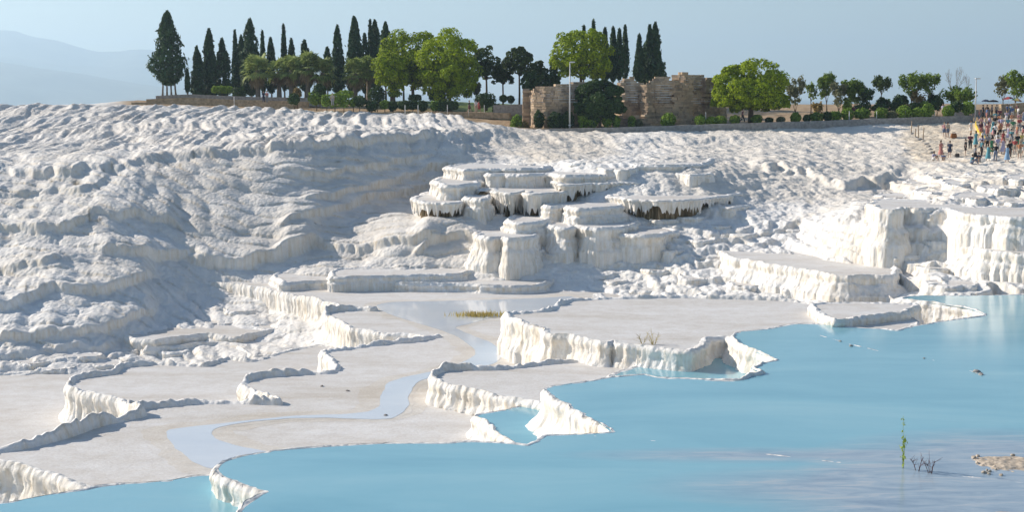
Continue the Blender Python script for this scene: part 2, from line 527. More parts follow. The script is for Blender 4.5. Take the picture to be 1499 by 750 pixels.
# lobed ledges: lower edges of the big flow folds on the left massif (photo rows; scalloped)
LEDGES = [
 ([(-80, 250), (0, 254), (60, 257), (130, 252), (200, 240)], 0.75, 45, 9),
 ([(-80, 300), (0, 292), (60, 284), (120, 282), (170, 262)], 0.45, 18, 5),
 ([(-80, 335), (0, 337), (60, 341), (110, 333), (150, 312)], 0.8, 30, 6),
 ([(120, 312), (160, 323), (200, 320), (233, 327), (270, 340)], 0.8, 45, 6),
 ([(130, 366), (150, 373), (200, 384), (240, 384), (273, 377), (290, 372)], 1.0, 45, 5),
 ([(265, 380), (300, 390), (350, 394), (417, 378), (470, 362)], 1.2, 70, 5),
 ([(180, 244), (260, 232), (340, 226), (420, 219), (560, 208), (700, 200), (760, 198)], 0.8, 14, 4),
 ([(400, 249), (460, 256), (510, 251), (560, 240), (640, 226)], 0.55, 30, 10),
 ([(430, 300), (503, 288), (567, 268), (620, 252), (680, 236)], 0.7, 32, 8),
 ([(400, 345), (460, 324), (533, 294), (590, 282), (660, 262)], 0.75, 36, 8),
 ([(395, 385), (457, 364), (527, 371), (587, 355), (650, 356)], 0.9, 40, 6),
 ([(-80, 468), (0, 462), (43, 446), (67, 431), (127, 434), (193, 417), (230, 405)], 0.9, 40, 6),
 ([(-80, 402), (0, 398), (60, 392), (110, 380)], 0.5, 30, 8),
 ([(-80, 505), (30, 500), (110, 492), (170, 478), (230, 455)], 0.6, 26, 7),
 ([(180, 205), (260, 200), (420, 193), (560, 186), (690, 184)], 0.35, 10, 4),
 ([(-80, 207), (60, 205), (160, 196), (300, 184), (420, 180)], 0.4, 22, 6),
 ([(-60, 182), (100, 178), (260, 171), (420, 174), (560, 178), (720, 186)], 0.35, 14, 4),
 ([(740, 196), (850, 206), (980, 203), (1100, 200)], 0.4, 12, 5),
 ([(1090, 233), (1180, 250), (1230, 268), (1290, 258), (1330, 240)], 0.8, 24, 9),
 ([(1020, 300), (1080, 320), (1150, 330), (1230, 325), (1280, 300)], 0.5, 20, 8),
 ([(600, 372), (640, 352), (665, 344), (700, 350), (720, 380)], 0.8, 40, 8),
]
f32 = lambda a: np.asarray(a, np.float32)
X, Y, Z, U, V, D, hillm = map(f32, (X, Y, Z, U, V, D, hillm))
disp = np.zeros_like(Z)
ut = np.linspace(-700, 2300, 9000).astype(np.float32)
umid = U[len(rows) // 2]
for i, (poly, A, R, B) in enumerate(LEDGES):
    pu = [p[0] for p in poly]; pv = [p[1] for p in poly]
    tab = np.interp(ut, pu, pv) + B * 1.5 * (dome(ut / 42.0, ut * 0 + i * 3.3, 40 + i) - 0.5) + B * 0.5 * (dome(ut / 14.0, ut * 0, 70 + i) - 0.5)
    etab = sstep(pu[0] - 5, pu[0] + 30, ut) * (1 - sstep(pu[-1] - 30, pu[-1] + 5, ut))
    j0, j1 = np.searchsorted(umid, pu[0] - 30), np.searchsorted(umid, pu[-1] + 30)
    Us, Vs = U[:, j0:j1], V[:, j0:j1]
    dv = np.interp(Us, ut, tab) - Vs                # >0 above the edge
    q = np.clip(dv, 0, 400) / R
    prof = np.where(dv > 0, np.exp(-q * q * 0.6 - 0.35 * q), 1 - sstep(0, 6.0, -dv))
    disp[:, j0:j1] += 0.75 * A * prof * np.interp(Us, ut, etab) * hillm[:, j0:j1]
# puffy flow lobes, drawn out down the slope
left_w = (1 - sstep(640, 800, U)) * hillm
T = Y * 0.8 + Z * 2.0 + 0.55 * X * (1 - sstep(120, 420, U))
wx = X + 1.2 * fbm(X / 6, T / 6, 3, 5)
facew = sstep(180, 260, U) * (1 - sstep(650, 700, U)) * sstep(225, 245, V) * (1 - sstep(375, 400, V))
upper = left_w * (1 - sstep(215, 245, V))
big = dome(wx / 4.4, T / 6.0, 31); medium = scales(wx / 2.7, T / 3.1, 32); small = scales(wx / 1.1, T / 1.5, 33)
fold = dome((X + 0.10 * Y + 2.2 * fbm(X / 9, Y / 22, 3, 8)) / 1.5, Y / 30.0, 34)
amp = (1 - 0.75 * facew)
streak = fbm((X + 0.10 * Y + 1.6 * fbm(X / 9, Y / 22, 3, 8)) / 1.1, Y / 20.0, 5, 62, 0.62)
disp += left_w * ((0.48 - .2 * upper) * big + 0.27 * (1 - .7 * upper) * medium + 0.065 * (1 - .45 * facew - .4 * upper) * small)
fstreak = fbm((X + 0.10 * Y + 1.6 * fbm(X / 9, Y / 22, 3, 8)) / 0.5, Y / 6.0, 4, 65, 0.65)
disp += upper * (0.26 * fold + 0.34 * streak + 0.15 * fstreak) + left_w * (1 - facew) * (0.10 * fold + 0.16 * streak)
right_w = sstep(640, 800, U) * hillm
Tr = Y * 0.9 + Z * 1.2
wr = X + 0.8 * fbm(X / 4, Tr / 4, 3, 6)
rst = fbm((X + 0.12 * Y + 1.2 * fbm(X / 6, Y / 14, 3, 9)) / 0.9, Y / 11.0, 5, 63, 0.62)
calm = 1 - 0.5 * up_w - 0.5 * cur_w - 0.3 * (1 - up_w) * (1 - cur_w)
disp += right_w * (0.24 * dome(wr / 2.1, Tr / 4.6, 35) + 0.16 * scales(wr / 0.95, Tr / 1.9, 36) + 0.07 * scales(wr / 0.45, Tr / 0.9, 37)
                   + 0.22 * fbm(wr / 2.2, Tr / 3.0, 5, 38, 0.6) + 0.26 * rst) * calm
disp += cur_w * 0.10 * fl2
ridgy = (1 - np.abs(fbm(wr / 1.6, Tr / 2.6, 5, 61, 0.6)))
disp += up_w * 0.20 * ridgy + mid_w * 0.24 * ridgy
disp += hillm * 0.08 * fbm(X / 0.9, T / 0.9, 4, 39, 0.6) * (1 - 0.85 * facew) * (1 - .3 * upper)
nearw = sstep(84, 90, D)
disp *= nearw
plat = 1 - hillm
disp += plat * 0.25 * fbm(X / 5, Y / 5, 4, 44) * (1 - sstep(300, 340, D))
disp -= 0.35 * nearw * hillm
X2, Y2, Z2 = X + N[..., 0] * disp, Y + N[..., 1] * disp, Z + N[..., 2] * disp
nr, ncol = X2.shape
idx = np.arange(nr * ncol).reshape(nr, ncol)
quads = np.stack([idx[:-1, :-1], idx[:-1, 1:], idx[1:, 1:], idx[1:, :-1]], -1).reshape(-1, 4)
me = np_mesh('hillside', np.stack([X2, Y2, Z2], -1).reshape(-1, 3), quads)
# what lies on the ground: bare soil, grass, trampled beige crust
fn = fbm(X / 3.0, Y / 3.0, 4, 51)
soil = sstep(dGm - 1.2, dGm + 1.0, D + 1.4 * fn) * sstep(150, 200, U + 10 * fn)
grass = soil * np.clip(sstep(dGm + 12, dGm + 18, D + 5 * fn) * sstep(520, 570, U) * (1 - sstep(800, 850, U)), 0, 1)
beige = sstep(1290, 1345, U + 14 * fn) * sstep(150, 172, V) * (1 - sstep(228, 243, V + 8 * fn)) * (1 - soil)
beige = np.maximum(beige, 0.45 * right_w * sstep(880, 1050, U) * (1 - sstep(270, 330, V + 30 * fn)))
beige = np.maximum(beige, 0.6 * right_w * (1 - sstep(225, 240, V + 10 * fn)) * (1 - sstep(860, 950, U)))
zone = np.stack([soil, grass, beige, np.ones_like(soil)], -1).reshape(-1, 4).astype(np.float32)
ca = me.color_attributes.new('zone', 'FLOAT_COLOR', 'POINT')
ca.data.foreach_set('color', zone.ravel())
st = np.zeros_like(Z)  # stain marks; the first two spots paint the shade of holes
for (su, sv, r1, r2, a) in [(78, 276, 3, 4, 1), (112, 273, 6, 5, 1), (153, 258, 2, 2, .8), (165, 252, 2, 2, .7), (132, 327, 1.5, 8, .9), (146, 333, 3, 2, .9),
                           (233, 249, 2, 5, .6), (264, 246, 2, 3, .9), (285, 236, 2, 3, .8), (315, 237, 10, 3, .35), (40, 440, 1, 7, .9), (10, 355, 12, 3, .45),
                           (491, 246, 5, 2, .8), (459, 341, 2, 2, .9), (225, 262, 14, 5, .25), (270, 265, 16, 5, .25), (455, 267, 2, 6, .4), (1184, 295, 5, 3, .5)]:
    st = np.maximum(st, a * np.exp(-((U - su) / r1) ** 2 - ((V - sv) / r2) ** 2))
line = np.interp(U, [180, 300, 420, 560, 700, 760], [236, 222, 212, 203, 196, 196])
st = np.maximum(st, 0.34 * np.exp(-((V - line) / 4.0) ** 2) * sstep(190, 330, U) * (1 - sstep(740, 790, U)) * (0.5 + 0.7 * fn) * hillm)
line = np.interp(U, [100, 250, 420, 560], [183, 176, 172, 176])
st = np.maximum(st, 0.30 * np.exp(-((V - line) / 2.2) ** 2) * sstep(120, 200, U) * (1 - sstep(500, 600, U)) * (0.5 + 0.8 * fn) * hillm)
grey_w = 0.65 * np.clip(left_w * (0.55 + 0.45 * (1 - sstep(215, 260, V)) + 0.4 * fn) + 0.35 * facew, 0, 1) * (1 - 0.6 * sstep(380, 470, V))  # greys and darkens the left massif, most on its upper slope
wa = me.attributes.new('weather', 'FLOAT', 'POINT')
wa.data.foreach_set('value', grey_w.ravel().astype(np.float32))
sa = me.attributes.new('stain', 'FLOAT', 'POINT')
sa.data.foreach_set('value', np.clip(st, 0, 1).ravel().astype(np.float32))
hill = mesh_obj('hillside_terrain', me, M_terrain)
tag(hill, 'white travertine hillside of rounded flow folds below the ridge', 'hillside', kind='structure')
bpy.context.view_layer.update()

def hit(u, v, default_d=200.0):
    """where the ray through a photo pixel meets the hillside"""
    r = ray(u, v)
    ok, loc, nrm, fi = hill.ray_cast(Vector((0, 0, CAM_Z)) + r * 70.0, r)
    return Vector(loc) if ok else pt(u, v, default_d)
def ground(x, y):
    ok, loc, nrm, fi = hill.ray_cast(Vector((x, y, 80)), Vector((0, 0, -1)))
    return loc.z if ok else 9.0
# ------------------------------------------------------------------ travertine terraces and pools
def catmull(P, closed=True, n=10):
    P = np.asarray(P, float); m = len(P); out = []
    for i in range(m):
        p0, p1, p2, p3 = P[(i - 1) % m], P[i], P[(i + 1) % m], P[(i + 2) % m]
        L = np.linalg.norm(p2[:2] - p1[:2])
        k = max(2, min(n, int(L / 0.3)))
        for t in np.linspace(0, 1, k, endpoint=False):
            a = 0.5      # soft, keeps corners
            lin = p1 + (p2 - p1) * t
            cr = 0.5 * ((2 * p1) + (-p0 + p2) * t + (2 * p0 - 5 * p1 + 4 * p2 - p3) * t * t + (-p0 + 3 * p1 - 3 * p2 + p3) * t ** 3)
            out.append(lin * (1 - a) + cr * a)
    return np.array(out)
def resample(P, seg):
    Q = np.vstack([P, P[:1]])
    L = np.concatenate([[0], np.cumsum(np.linalg.norm(np.diff(Q[:, :2], axis=0), axis=1))])
    n = max(24, int(L[-1] / seg))
    s = np.linspace(0, L[-1], n, endpoint=False)
    return np.stack([np.interp(s, L, Q[:, k]) for k in range(Q.shape[1])], 1), s
def roll_avg(a, k):
    out = a.copy()
    for i in range(1, k + 1):
        out = out + np.roll(a, i, 0) + np.roll(a, -i, 0)
    return out / (2 * k + 1)
def fill(ring):
    tris = tessellate_polygon([[Vector((p[0], p[1], 0)) for p in ring]])
    return np.array([(a, b, c) for a, b, c in tris], np.int32)
def terrace(name, px, z, rim=0.15, depth=1.2, seg=0.14, flute=0.09, lam=0.34, apron=0.35, jag=0.14, win=0.32, water=None, seed=1, label=None,
            d=None, world=None, kmax=11, curtain=False, wz=None, sill=3.0, lip=0.06, shelf=0.0):
    """px: (u, v[, depth[, rim]]) corners of the top, projected on the plane z; walls are fluted and dense"""
    if d is not None:
        z = pt(px[0][0], px[0][1], d).z
    W = []
    for p in px:
        w = pz(p[0], p[1], z)
        W.append((w.x, w.y, p[2] if len(p) > 2 else depth, p[3] if len(p) > 3 else rim))
    for p in (world or []):
        W.append((p[0], p[1], depth, 0.0))
    W = np.array(W)
    area = 0.5 * np.sum(W[:, 0] * np.roll(W[:, 1], -1) - np.roll(W[:, 0], -1) * W[:, 1])
    if area < 0: W = W[::-1]
    C = catmull(W)
    R, s = resample(C, seg)
    per = s[-1] + seg
    R[:, 3] *= 0.8
    def n1(x, sd): return vnoise(x, np.full_like(x, sd * 1.7), seed + sd)
    T = np.roll(R[:, :2], -1, 0) - np.roll(R[:, :2], 1, 0)
    nx = np.stack([T[:, 1], -T[:, 0]], 1); nx = roll_avg(nx / (np.linalg.norm(nx, axis=1, keepdims=True) + 1e-9), 3)
    nx /= np.linalg.norm(nx, axis=1, keepdims=True) + 1e-9
    edge = jag * (1.2 * n1(s / 1.9, 1) + 1.0 * (dome((s + .4 * n1(s / 1.1, 21)) / 1.0, s * 0, seed + 5) - .5) + 0.35 * n1(s / 0.25, 2))
    P = R[:, :2] + nx * edge[:, None]
    T = np.roll(P, -2, 0) - np.roll(P, 2, 0)
    nx = np.stack([T[:, 1], -T[:, 0]], 1); nx /= np.linalg.norm(nx, axis=1, keepdims=True) + 1e-9
    nx = roll_avg(nx, max(2, int(0.4 / seg))); nx /= np.linalg.norm(nx, axis=1, keepdims=True) + 1e-9
    Dp = roll_avg(R[:, 2], 3)
    rimh = R[:, 3] * (0.85 + 0.6 * n1(s / 2.6, 18) + 0.4 * n1(s / 0.8, 3) + 0.28 * n1(s / 0.22, 4))
    rimh = np.clip(rimh, 0, None) 
    rows_ = []
    for o, h in ((-1.0, -0.01), (-0.72, 0.55), (-0.42, 1.0), (-0.10, 0.97)):
        j = 0.03 * n1(s / 0.3, 8)
        rows_.append((P + nx * (o * win + (j if o > -0.9 else 0))[:, None] if o > -0.9 else P + nx * (o * win), z + (h * rimh if h > 0 else h + 0 * rimh)))
    K = kmax
    sw = s + 0.30 * n1(s / 1.2, 14) + 0.10 * n1(s / .4, 15)
    fam = 0.65 + 0.5 * n1(s / 2.7, 16)
    for k in range(K + 1):
        t = k / K
        h = -Dp * t
        col = dome(sw / lam + 0.10 * n1(h * 1.3 + s * .7, 17), h / (lam * 7), seed + 11)
        col2 = dome(sw / (lam * .4), h / (lam * 1.6), seed + 12)
        bulk = n1(s / 2.3, 6)
        ap = np.clip((t - 0.45) / 0.55, 0, 1) ** 1.6
        o = 0.07 * min(1, t * 5 + .2) + flute * (0.35 + 0.65 * min(1, t * 4)) * (1.3 * col - .4 + 0.35 * col2) * fam \
            + apron * Dp * ap * (0.6 + 0.6 * bulk + 0.35 * col * fam) - 0.05 * Dp * math.sin(math.pi * t)
        o = o + (0.085 * fbm(s / 0.32, h / 0.26 + 7, 3, seed + 21, .65) + 0.05 * fbm(s / 1.1, h / 0.9 - 3, 2, seed + 22)) * (0.3 + 0.7 * min(1, t * 3))
        xx = t * Dp / 0.15
        o = o + lip * 1.3 * xx * np.exp(1 - xx) - 0.05 * np.exp(-xx * 2)
        if shelf: o = o + shelf * sstep(0.40, 0.52, t + 0.16 * n1(s / 1.4, 19)) * (0.8 + 0.5 * n1(s / .9, 20))
        if curtain:
            o = 0.13 * xx * np.exp(1 - xx) + 0.05 + flute * (1.3 * col - .4 + 0.35 * col2) * 0.9 - 0.04 * t
            ic = dome(sw / (lam * .68), 0 * s, seed + 15)
            big = dome(s / (lam * 2.6), 0 * s, seed + 16)
            h = -Dp * t * np.clip(0.23 + 0.58 * np.clip(ic, 0, 1) ** 3 + 0.30 * (big - .6), 0.2, 1.05)
        rows_.append((P + nx * o[:, None], z + h + (0.02 if k == 0 else 0) + (rimh * 0.55 if k == 0 else 0)))
    if not curtain:
        rows_.append((rows_[-1][0], rows_[-1][1] * 0 + (z - Dp - sill)))
    co = np.concatenate([np.column_stack([p, zz_]) for p, zz_ in rows_])
    n = len(P); nrow = len(rows_)
    ii = np.arange(n); jj = (ii + 1) % n
    q = np.concatenate([np.stack([r * n + jj, r * n + ii, (r + 1) * n + ii, (r + 1) * n + jj], 1) for r in range(nrow - 1)])
    q = q[:, ::-1]
    wall_me = np_mesh('rim_wall', co, q)
    wo = mesh_obj(name, wall_me, M_wall)
    tag(wo, label, 'terrace', kind='structure')
    inner = rows_[0][0]
    tri = fill(inner)
    fl = np_mesh('terrace_floor', np.column_stack([inner, np.full(n, z - 0.01)]), tri, smooth=False)
    # make sure the floor looks up
    fo = mesh_obj('terrace_floor', fl, M_floor, wo)
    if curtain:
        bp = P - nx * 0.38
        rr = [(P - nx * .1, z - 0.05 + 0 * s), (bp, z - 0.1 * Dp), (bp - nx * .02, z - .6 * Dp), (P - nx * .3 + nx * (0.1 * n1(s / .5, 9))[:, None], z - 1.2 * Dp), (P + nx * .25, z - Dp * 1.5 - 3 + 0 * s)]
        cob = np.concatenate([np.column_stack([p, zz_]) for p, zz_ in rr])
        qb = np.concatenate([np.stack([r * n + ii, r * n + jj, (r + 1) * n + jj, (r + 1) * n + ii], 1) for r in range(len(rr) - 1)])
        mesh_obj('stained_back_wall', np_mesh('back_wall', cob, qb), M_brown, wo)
    if water is not None:
        wzz = z + (wz if wz is not None else 0.02)
        wr_ = P - nx * (win * 0.62)
        sheet = fill(wr_)
        wm = np_mesh('pool_water', np.column_stack([wr_, np.full(n, wzz)]), sheet, smooth=False)
        water_o = mesh_obj('pool_water', wm, water)
        tag(water_o, label=None, kind='structure')
    return wo

BIG_POOL = [(345, 775), (358, 744), (389, 721), (352, 709), (331, 700), (317, 686), (330, 677), (360, 668), (400, 661), (480, 655), (560, 650.5),
 (640, 650), (690, 648), (740, 650), (768, 651), (782, 646, 1.4), (800, 639, 1.4), (850, 637, 1.4), (893, 633, 1.4), (870, 616, 1.4), (845, 602, 1.5), (815, 583, 1.5), (800, 575, 1.5),
 (796, 571, 1.5), (815, 565), (860, 558), (900, 553), (945, 549), (962, 553), (1020, 556), (1085, 558, 1.1, .12), (1094, 551, 1.1, .15), (1116, 547, 1.1, .15), (1098, 540, 1.1, .15), (1114, 533, 1.1, .15), (1141, 528, 1.1, .12),
 (1112, 519, 1.1, .16), (1090, 508, 1.1, .16), (1076, 497, 1.1, .16), (1071, 490, 1.1, .12), (1085, 486), (1110, 484), (1130, 482), (1165, 475), (1210, 476), (1240, 479), (1290, 482), (1312, 484.5, .9, .1),
 (1330, 479), (1390, 470), (1442, 463, .9, .1), (1415, 452, .9, .1), (1370, 445, .9, .12), (1322, 439, .9, .12), (1330, 434.5), (1345, 433), (1420, 433), (1499, 432), (1700, 431), (1950, 430),
 (2300, 560), (2000, 1050), (300, 1050)]
terrace('travertine_pool_rim', BIG_POOL, 0.0, rim=0.05, depth=1.3, seg=0.11, flute=0.13, lam=0.30, jag=0.18, win=0.20, apron=0.30, seed=3, water=None,
        label='irregular crusted white rim around the big turquoise pool')
LEFT_POOL = [(-300, 775), (-120, 752), (0, 738), (60, 727), (130, 718), (146, 714), (200, 708), (260, 702), (306, 697), (360, 720), (380, 800), (300, 1050), (-500, 1050)]
terrace('travertine_pool_rim', LEFT_POOL, -0.7, rim=0.04, depth=1.2, seg=0.11, jag=0.14, win=0.18, seed=5, water=None, label='white rim of the pale pool below the big pool')
SMALL_POOL = [(700, 607, .8), (693, 613, .9, .2), (706, 619, .9, .2), (716, 627, .9, .2), (730, 640, .9, .15), (748, 648, .9, .1), (770, 668), (860, 668), (920, 640), (860, 600), (800, 580), (785, 588), (735, 602)]
terrace('travertine_pool_rim', SMALL_POOL, -1.5, rim=0.06, depth=0.8, seg=0.09, jag=0.10, win=0.22, flute=.09, lam=.25, seed=7, water=None, label='knobbly white rim of the small pool under a lit wall')
NOTCH_POOL = [(895, 552), (925, 538), (945, 530), (960, 521, .8, .1), (1000, 514), (1040, 503), (1078, 497), (1125, 535), (1110, 590), (920, 590)]
terrace('travertine_pool_rim', NOTCH_POOL, -1.1, rim=0.05, depth=0.8, seg=0.11, jag=0.12, seed=8, label='low white rim of the narrow pool in the notch')

def water_sheet(name, px, z, mat, label, world=None, inset_jag=0.0, seed=1, grow=0.0, cat='water'):
    W = [(*pz(p[0], p[1], z)[:2], 0) for p in px] + [(p[0], p[1], 0) for p in (world or [])]
    W = np.array(W)
    area = 0.5 * np.sum(W[:, 0] * np.roll(W[:, 1], -1) - np.roll(W[:, 0], -1) * W[:, 1])
    if area < 0: W = W[::-1]
    C, s = resample(catmull(W), 0.25)
    P = C[:, :2]
    if inset_jag or grow:
        T = np.roll(P, -1, 0) - np.roll(P, 1, 0)
        nx = np.stack([T[:, 1], -T[:, 0]], 1); nx /= np.linalg.norm(nx, axis=1, keepdims=True) + 1e-9
        P = P + nx * (grow + inset_jag * fbm(s / 1.6, s * 0, 4, seed))[:, None]
    me = np_mesh(name, np.column_stack([P, np.full(len(P), z)]), fill(P), smooth=False)
    o = mesh_obj(name, me, mat)
    tag(o, label, cat, kind='structure')
    return o
# the visible water stops just inside the crusted rims
def inset(px, z, dist):
    W = np.array([pz(p[0], p[1], z)[:2] for p in px])
    area = 0.5 * np.sum(W[:, 0] * np.roll(W[:, 1], -1) - np.roll(W[:, 0], -1) * W[:, 1])
    if area < 0: W = W[::-1]
    return W
w_big = water_sheet('pool_water', BIG_POOL, 0.022, M_water, 'milky turquoise water filling the big foreground pool')
water_sheet('pool_water', LEFT_POOL, -0.685, M_water, 'pale turquoise water of the lower pool beside the big pool')
water_sheet('pool_water', SMALL_POOL, -1.485, M_water, 'turquoise water of the small pool enclosed by lit walls')
water_sheet('pool_water', NOTCH_POOL, -1.085, M_water, 'turquoise water in the narrow notch behind the big pool')

FLAT = [(300, 402), (268, 404, 2.9), (272, 408, 2.9, .2), (300, 412, 2.9, .2), (350, 418, 2.9, .2), (400, 427, 2.7, .2), (440, 436, 2.3, .2), (497, 449, 1.8, .2), (535, 451, 1.0), (548, 455, .8, .3), (520, 454, .8, .4), (478, 457, 1.8, .4),
 (476, 462, 1.8, .25), (490, 471, 1.9, .25), (515, 481, 1.9, .2), (560, 488, 1.7, .15), (600, 490, 1.3, .1), (622, 494, .8, .1), (642, 493, .6, .2), (610, 499, .6, .25), (560, 504, .7, .28), (520, 509, .9, .28), (477, 515, 1.2, .28),
 (470, 520, 1.3, .25), (482, 529, 1.3, .25), (490, 540, 1.3, .3), (480, 546, 1.2, .38), (440, 547, 1.2, .38), (385, 551, 1.3, .35), (364, 556, 1.4, .3), (353, 568, 1.5, .3), (374, 580, 1.5, .3), (394, 587, 1.4, .35), (405, 592, 1.2, .4),
 (380, 590, 1.1, .42), (300, 590, 1.0, .42), (230, 595, 1.0, .42), (188, 601, 1.0, .42), (206, 609, 1.0, .5), (150, 622, 1.2, .55), (90, 642, 1.4, .5), (30, 656, 1.6, .45), (0, 661, 1.6, .4), (-50, 668, 1.6, .3),
 (-30, 676, 1.6, .2), (0, 678, 1.6, .1), (35, 684, 1.5, .15), (60, 694, 1.5, .15), (100, 707, 1.2, .1), (140, 717, 1, .05), (300, 760, 1, 0), (700, 740, 1, 0), (1000, 620, 1, 0), (1000, 425, 1, 0), (840, 405, .5, 0)]
terrace('travertine_terrace', FLAT, -2.3, rim=0.05, depth=1.0, seg=0.11, flute=0.12, lam=0.36, jag=0.13, win=0.36, apron=.26, seed=13, kmax=14,
        label='wide pale travertine flat crossed by a winding shallow stream')
STREAM = [(552, 447), (575, 442), (640, 441), (720, 439), (800, 436), (835, 434), (850, 440), (835, 449), (800, 455), (745, 462), (715, 467), (690, 474), (668, 480), (690, 490), (715, 500), (732, 512), (735, 522), (722, 533),
 (690, 540), (650, 547), (620, 556), (604, 568), (598, 580), (597, 592), (592, 604), (572, 613), (540, 614), (480, 612), (430, 613), (370, 618), (320, 626), (310, 632), (318, 642), (340, 651), (385, 660), (420, 668), (400, 690), (340, 690), (300, 686), (278, 672), (255, 655), (244, 640), (248, 630), (290, 624),
 (360, 616), (430, 609), (500, 607), (540, 603), (556, 594), (560, 575), (568, 562), (590, 553), (630, 545), (665, 536), (690, 524), (695, 514), (685, 503), (664, 491), (640, 482), (600, 470), (566, 459)]
water_sheet('stream_water', STREAM, -2.294, M_shallow, 'pale blue shallow stream winding across the flat', inset_jag=0.12, seed=4)
water_sheet('damp_crust', STREAM, -2.302, M_damp, 'beige damp crust along the edges of the stream', inset_jag=0.30, seed=6, grow=0.25, cat='crust')
water_sheet('damp_crust', STREAM, -2.306, M_damp, 'faint outer margin of the damp crust along the stream', inset_jag=0.6, seed=16, grow=0.9, cat='crust')
T1 = [(845, 528, .5, .1), (800, 532, .6, .3), (740, 540, .8, .34), (662, 541, .9, .34), (642, 545, 1.0, .3), (632, 551, 1.0, .25), (642, 560, 1.0, .2), (672, 568, 1.0, .15), (700, 573, 1.0, .15), (740, 583, .9, .12), (788, 591, .8, .1),
      (830, 610, .8, 0), (980, 575, .8, 0), (1010, 535, .8, 0), (1000, 500, .8, 0), (900, 500, .8, 0)]
terrace('travertine_terrace', T1, -1.25, rim=0.05, depth=0.9, seg=0.10, flute=0.10, lam=0.30, jag=0.13, win=0.30, seed=17, label='low dry terrace with a knobbly rim beside the big pool')
T2 = [(741, 461, 1.6, .25), (770, 458, 1.0, .3), (800, 455, .8, .32), (820, 446, .7, .28), (835, 440, .6, .2), (900, 437, .5, .2), (1000, 436, .5, .2), (1100, 438, .5, .25), (1160, 441, .5, .2), (1200, 447, .5, .15), (1260, 452, .5, .15), (1310, 455, .5, .1),
      (1345, 470, .6, 0), (1300, 500, .6, 0), (1180, 510, .6, 0), (1090, 505, .8, 0), (1062, 494, .9, .12), (1040, 496, .9, .15), (1030, 503, 1.0, .15), (1012, 514, 1.1, .12), (985, 512, 1.1, .06), (950, 508, 1.15, .05), (908, 503, 1.2, .05), (898, 499, 1.2, .05),
      (890, 503, 1.3, .08), (865, 499, 1.3, .1), (830, 492, 1.4, .12), (800, 489, 1.45, .12), (792, 480, 1.5, .12), (765, 473, 1.6, .12)]
terrace('travertine_terrace', T2, -0.1, rim=0.05, depth=1.2, seg=0.10, flute=0.12, lam=0.32, jag=0.12, win=0.34, apron=.22, seed=19, kmax=14, label='broad dry terrace behind the big pool with a fluted wall')
terrace('travertine_terrace', [(1222, 469), (1250, 464), (1290, 460), (1322, 457), (1345, 446), (1250, 443), (1190, 447)], 0.35, rim=.1, depth=0.9, seg=.1, seed=20, win=.25, label='small raised ledge at the end of the pool inlet')
G = [(105, 556, 1.7, .3), (130, 551, 1.0, .32), (165, 547, .8, .34), (174, 538, .8, .32), (230, 533, .7, .3), (300, 536, .7, .3), (335, 526, .7, .3), (370, 529, .6, .3), (420, 514, .5, .1), (470, 505, .5, 0), (520, 520, .5, 0), (560, 560, .5, 0), (420, 620, .5, 0), (230, 625, .8, 0),
     (188, 603, 1.2, .2), (176, 586, 1.9, .2), (142, 581, 1.9, .2), (106, 572, 1.9, .2), (95, 564, 1.9, .25)]
terrace('travertine_terrace', G, -3.5, rim=0.1, depth=1.6, seg=0.11, flute=0.14, lam=0.38, jag=0.12, win=0.34, apron=.2, seed=23, kmax=14, label='dry terrace with a tall fluted lit wall and shaded rim')
K = [(-500, 560), (-200, 556), (0, 549, .5, .2), (60, 546, .5, .25), (110, 543, .5, .25), (170, 536, .5, .2), (260, 530), (330, 560), (260, 660), (0, 710), (-500, 720)]
terrace('travertine_terrace', K, -5.4, rim=0.08, depth=1.0, seg=0.16, seed=29, label='lowest pale flat at the foot of the hillside')
terrace('travertine_terrace', [(232, 474), (196, 480), (180, 489), (197, 497), (228, 500), (262, 494), (300, 490), (345, 494), (400, 484), (430, 465), (330, 460), (262, 466)], -4.3, rim=.14, depth=1.0, seg=.12, seed=31, win=.3, label='small ledge terrace under the tall fluted wall')
terrace('travertine_terrace', [(225, 505), (215, 510), (262, 508), (330, 503), (352, 512), (372, 522), (412, 522), (480, 505), (480, 482), (330, 484), (240, 494)], -4.7, rim=.16, depth=.8, seg=.12, seed=32, win=.3, label='stepped ledge terrace beside the fluted wall')
terrace('travertine_terrace', [(372, 478), (392, 482), (430, 484), (462, 478), (480, 462), (440, 452), (392, 458), (378, 468)], -4.2, rim=.1, depth=.9, seg=.12, seed=33, win=.3, label='white ledge tucked against the fluted wall')
R1 = [(412, 415), (440, 413), (490, 411.5), (565, 410, .5), (580, 415, .6), (660, 416, .6), (750, 419.5, .6), (792, 416, .6), (822, 407, .5), (833, 400), (800, 392), (420, 398)]
terrace('travertine_terrace', R1, -1.75, rim=.12, depth=.6, seg=.13, seed=35, win=.35, flute=.06, label='long low step with a shaded front under the cliff')
terrace('travertine_terrace', [(485, 406), (560, 404.5), (655, 402), (690, 397), (770, 391), (800, 384), (700, 385), (500, 394)], -1.25, rim=.1, depth=.5, seg=.13, seed=36, win=.35, flute=.06, label='upper low step with a shaded front under the cliff')
M1 = [(1050, 362), (1056, 370), (1076, 379), (1120, 388), (1180, 397), (1240, 405), (1300, 404), (1312, 398), (1290, 372), (1180, 356), (1090, 354)]
terrace('travertine_terrace', M1, 0.2, rim=.14, depth=1.3, seg=.11, seed=41, win=.4, flute=.13, lam=.3, jag=.3, shelf=.3, label='pale shelf terrace with a long knobbly front wall')
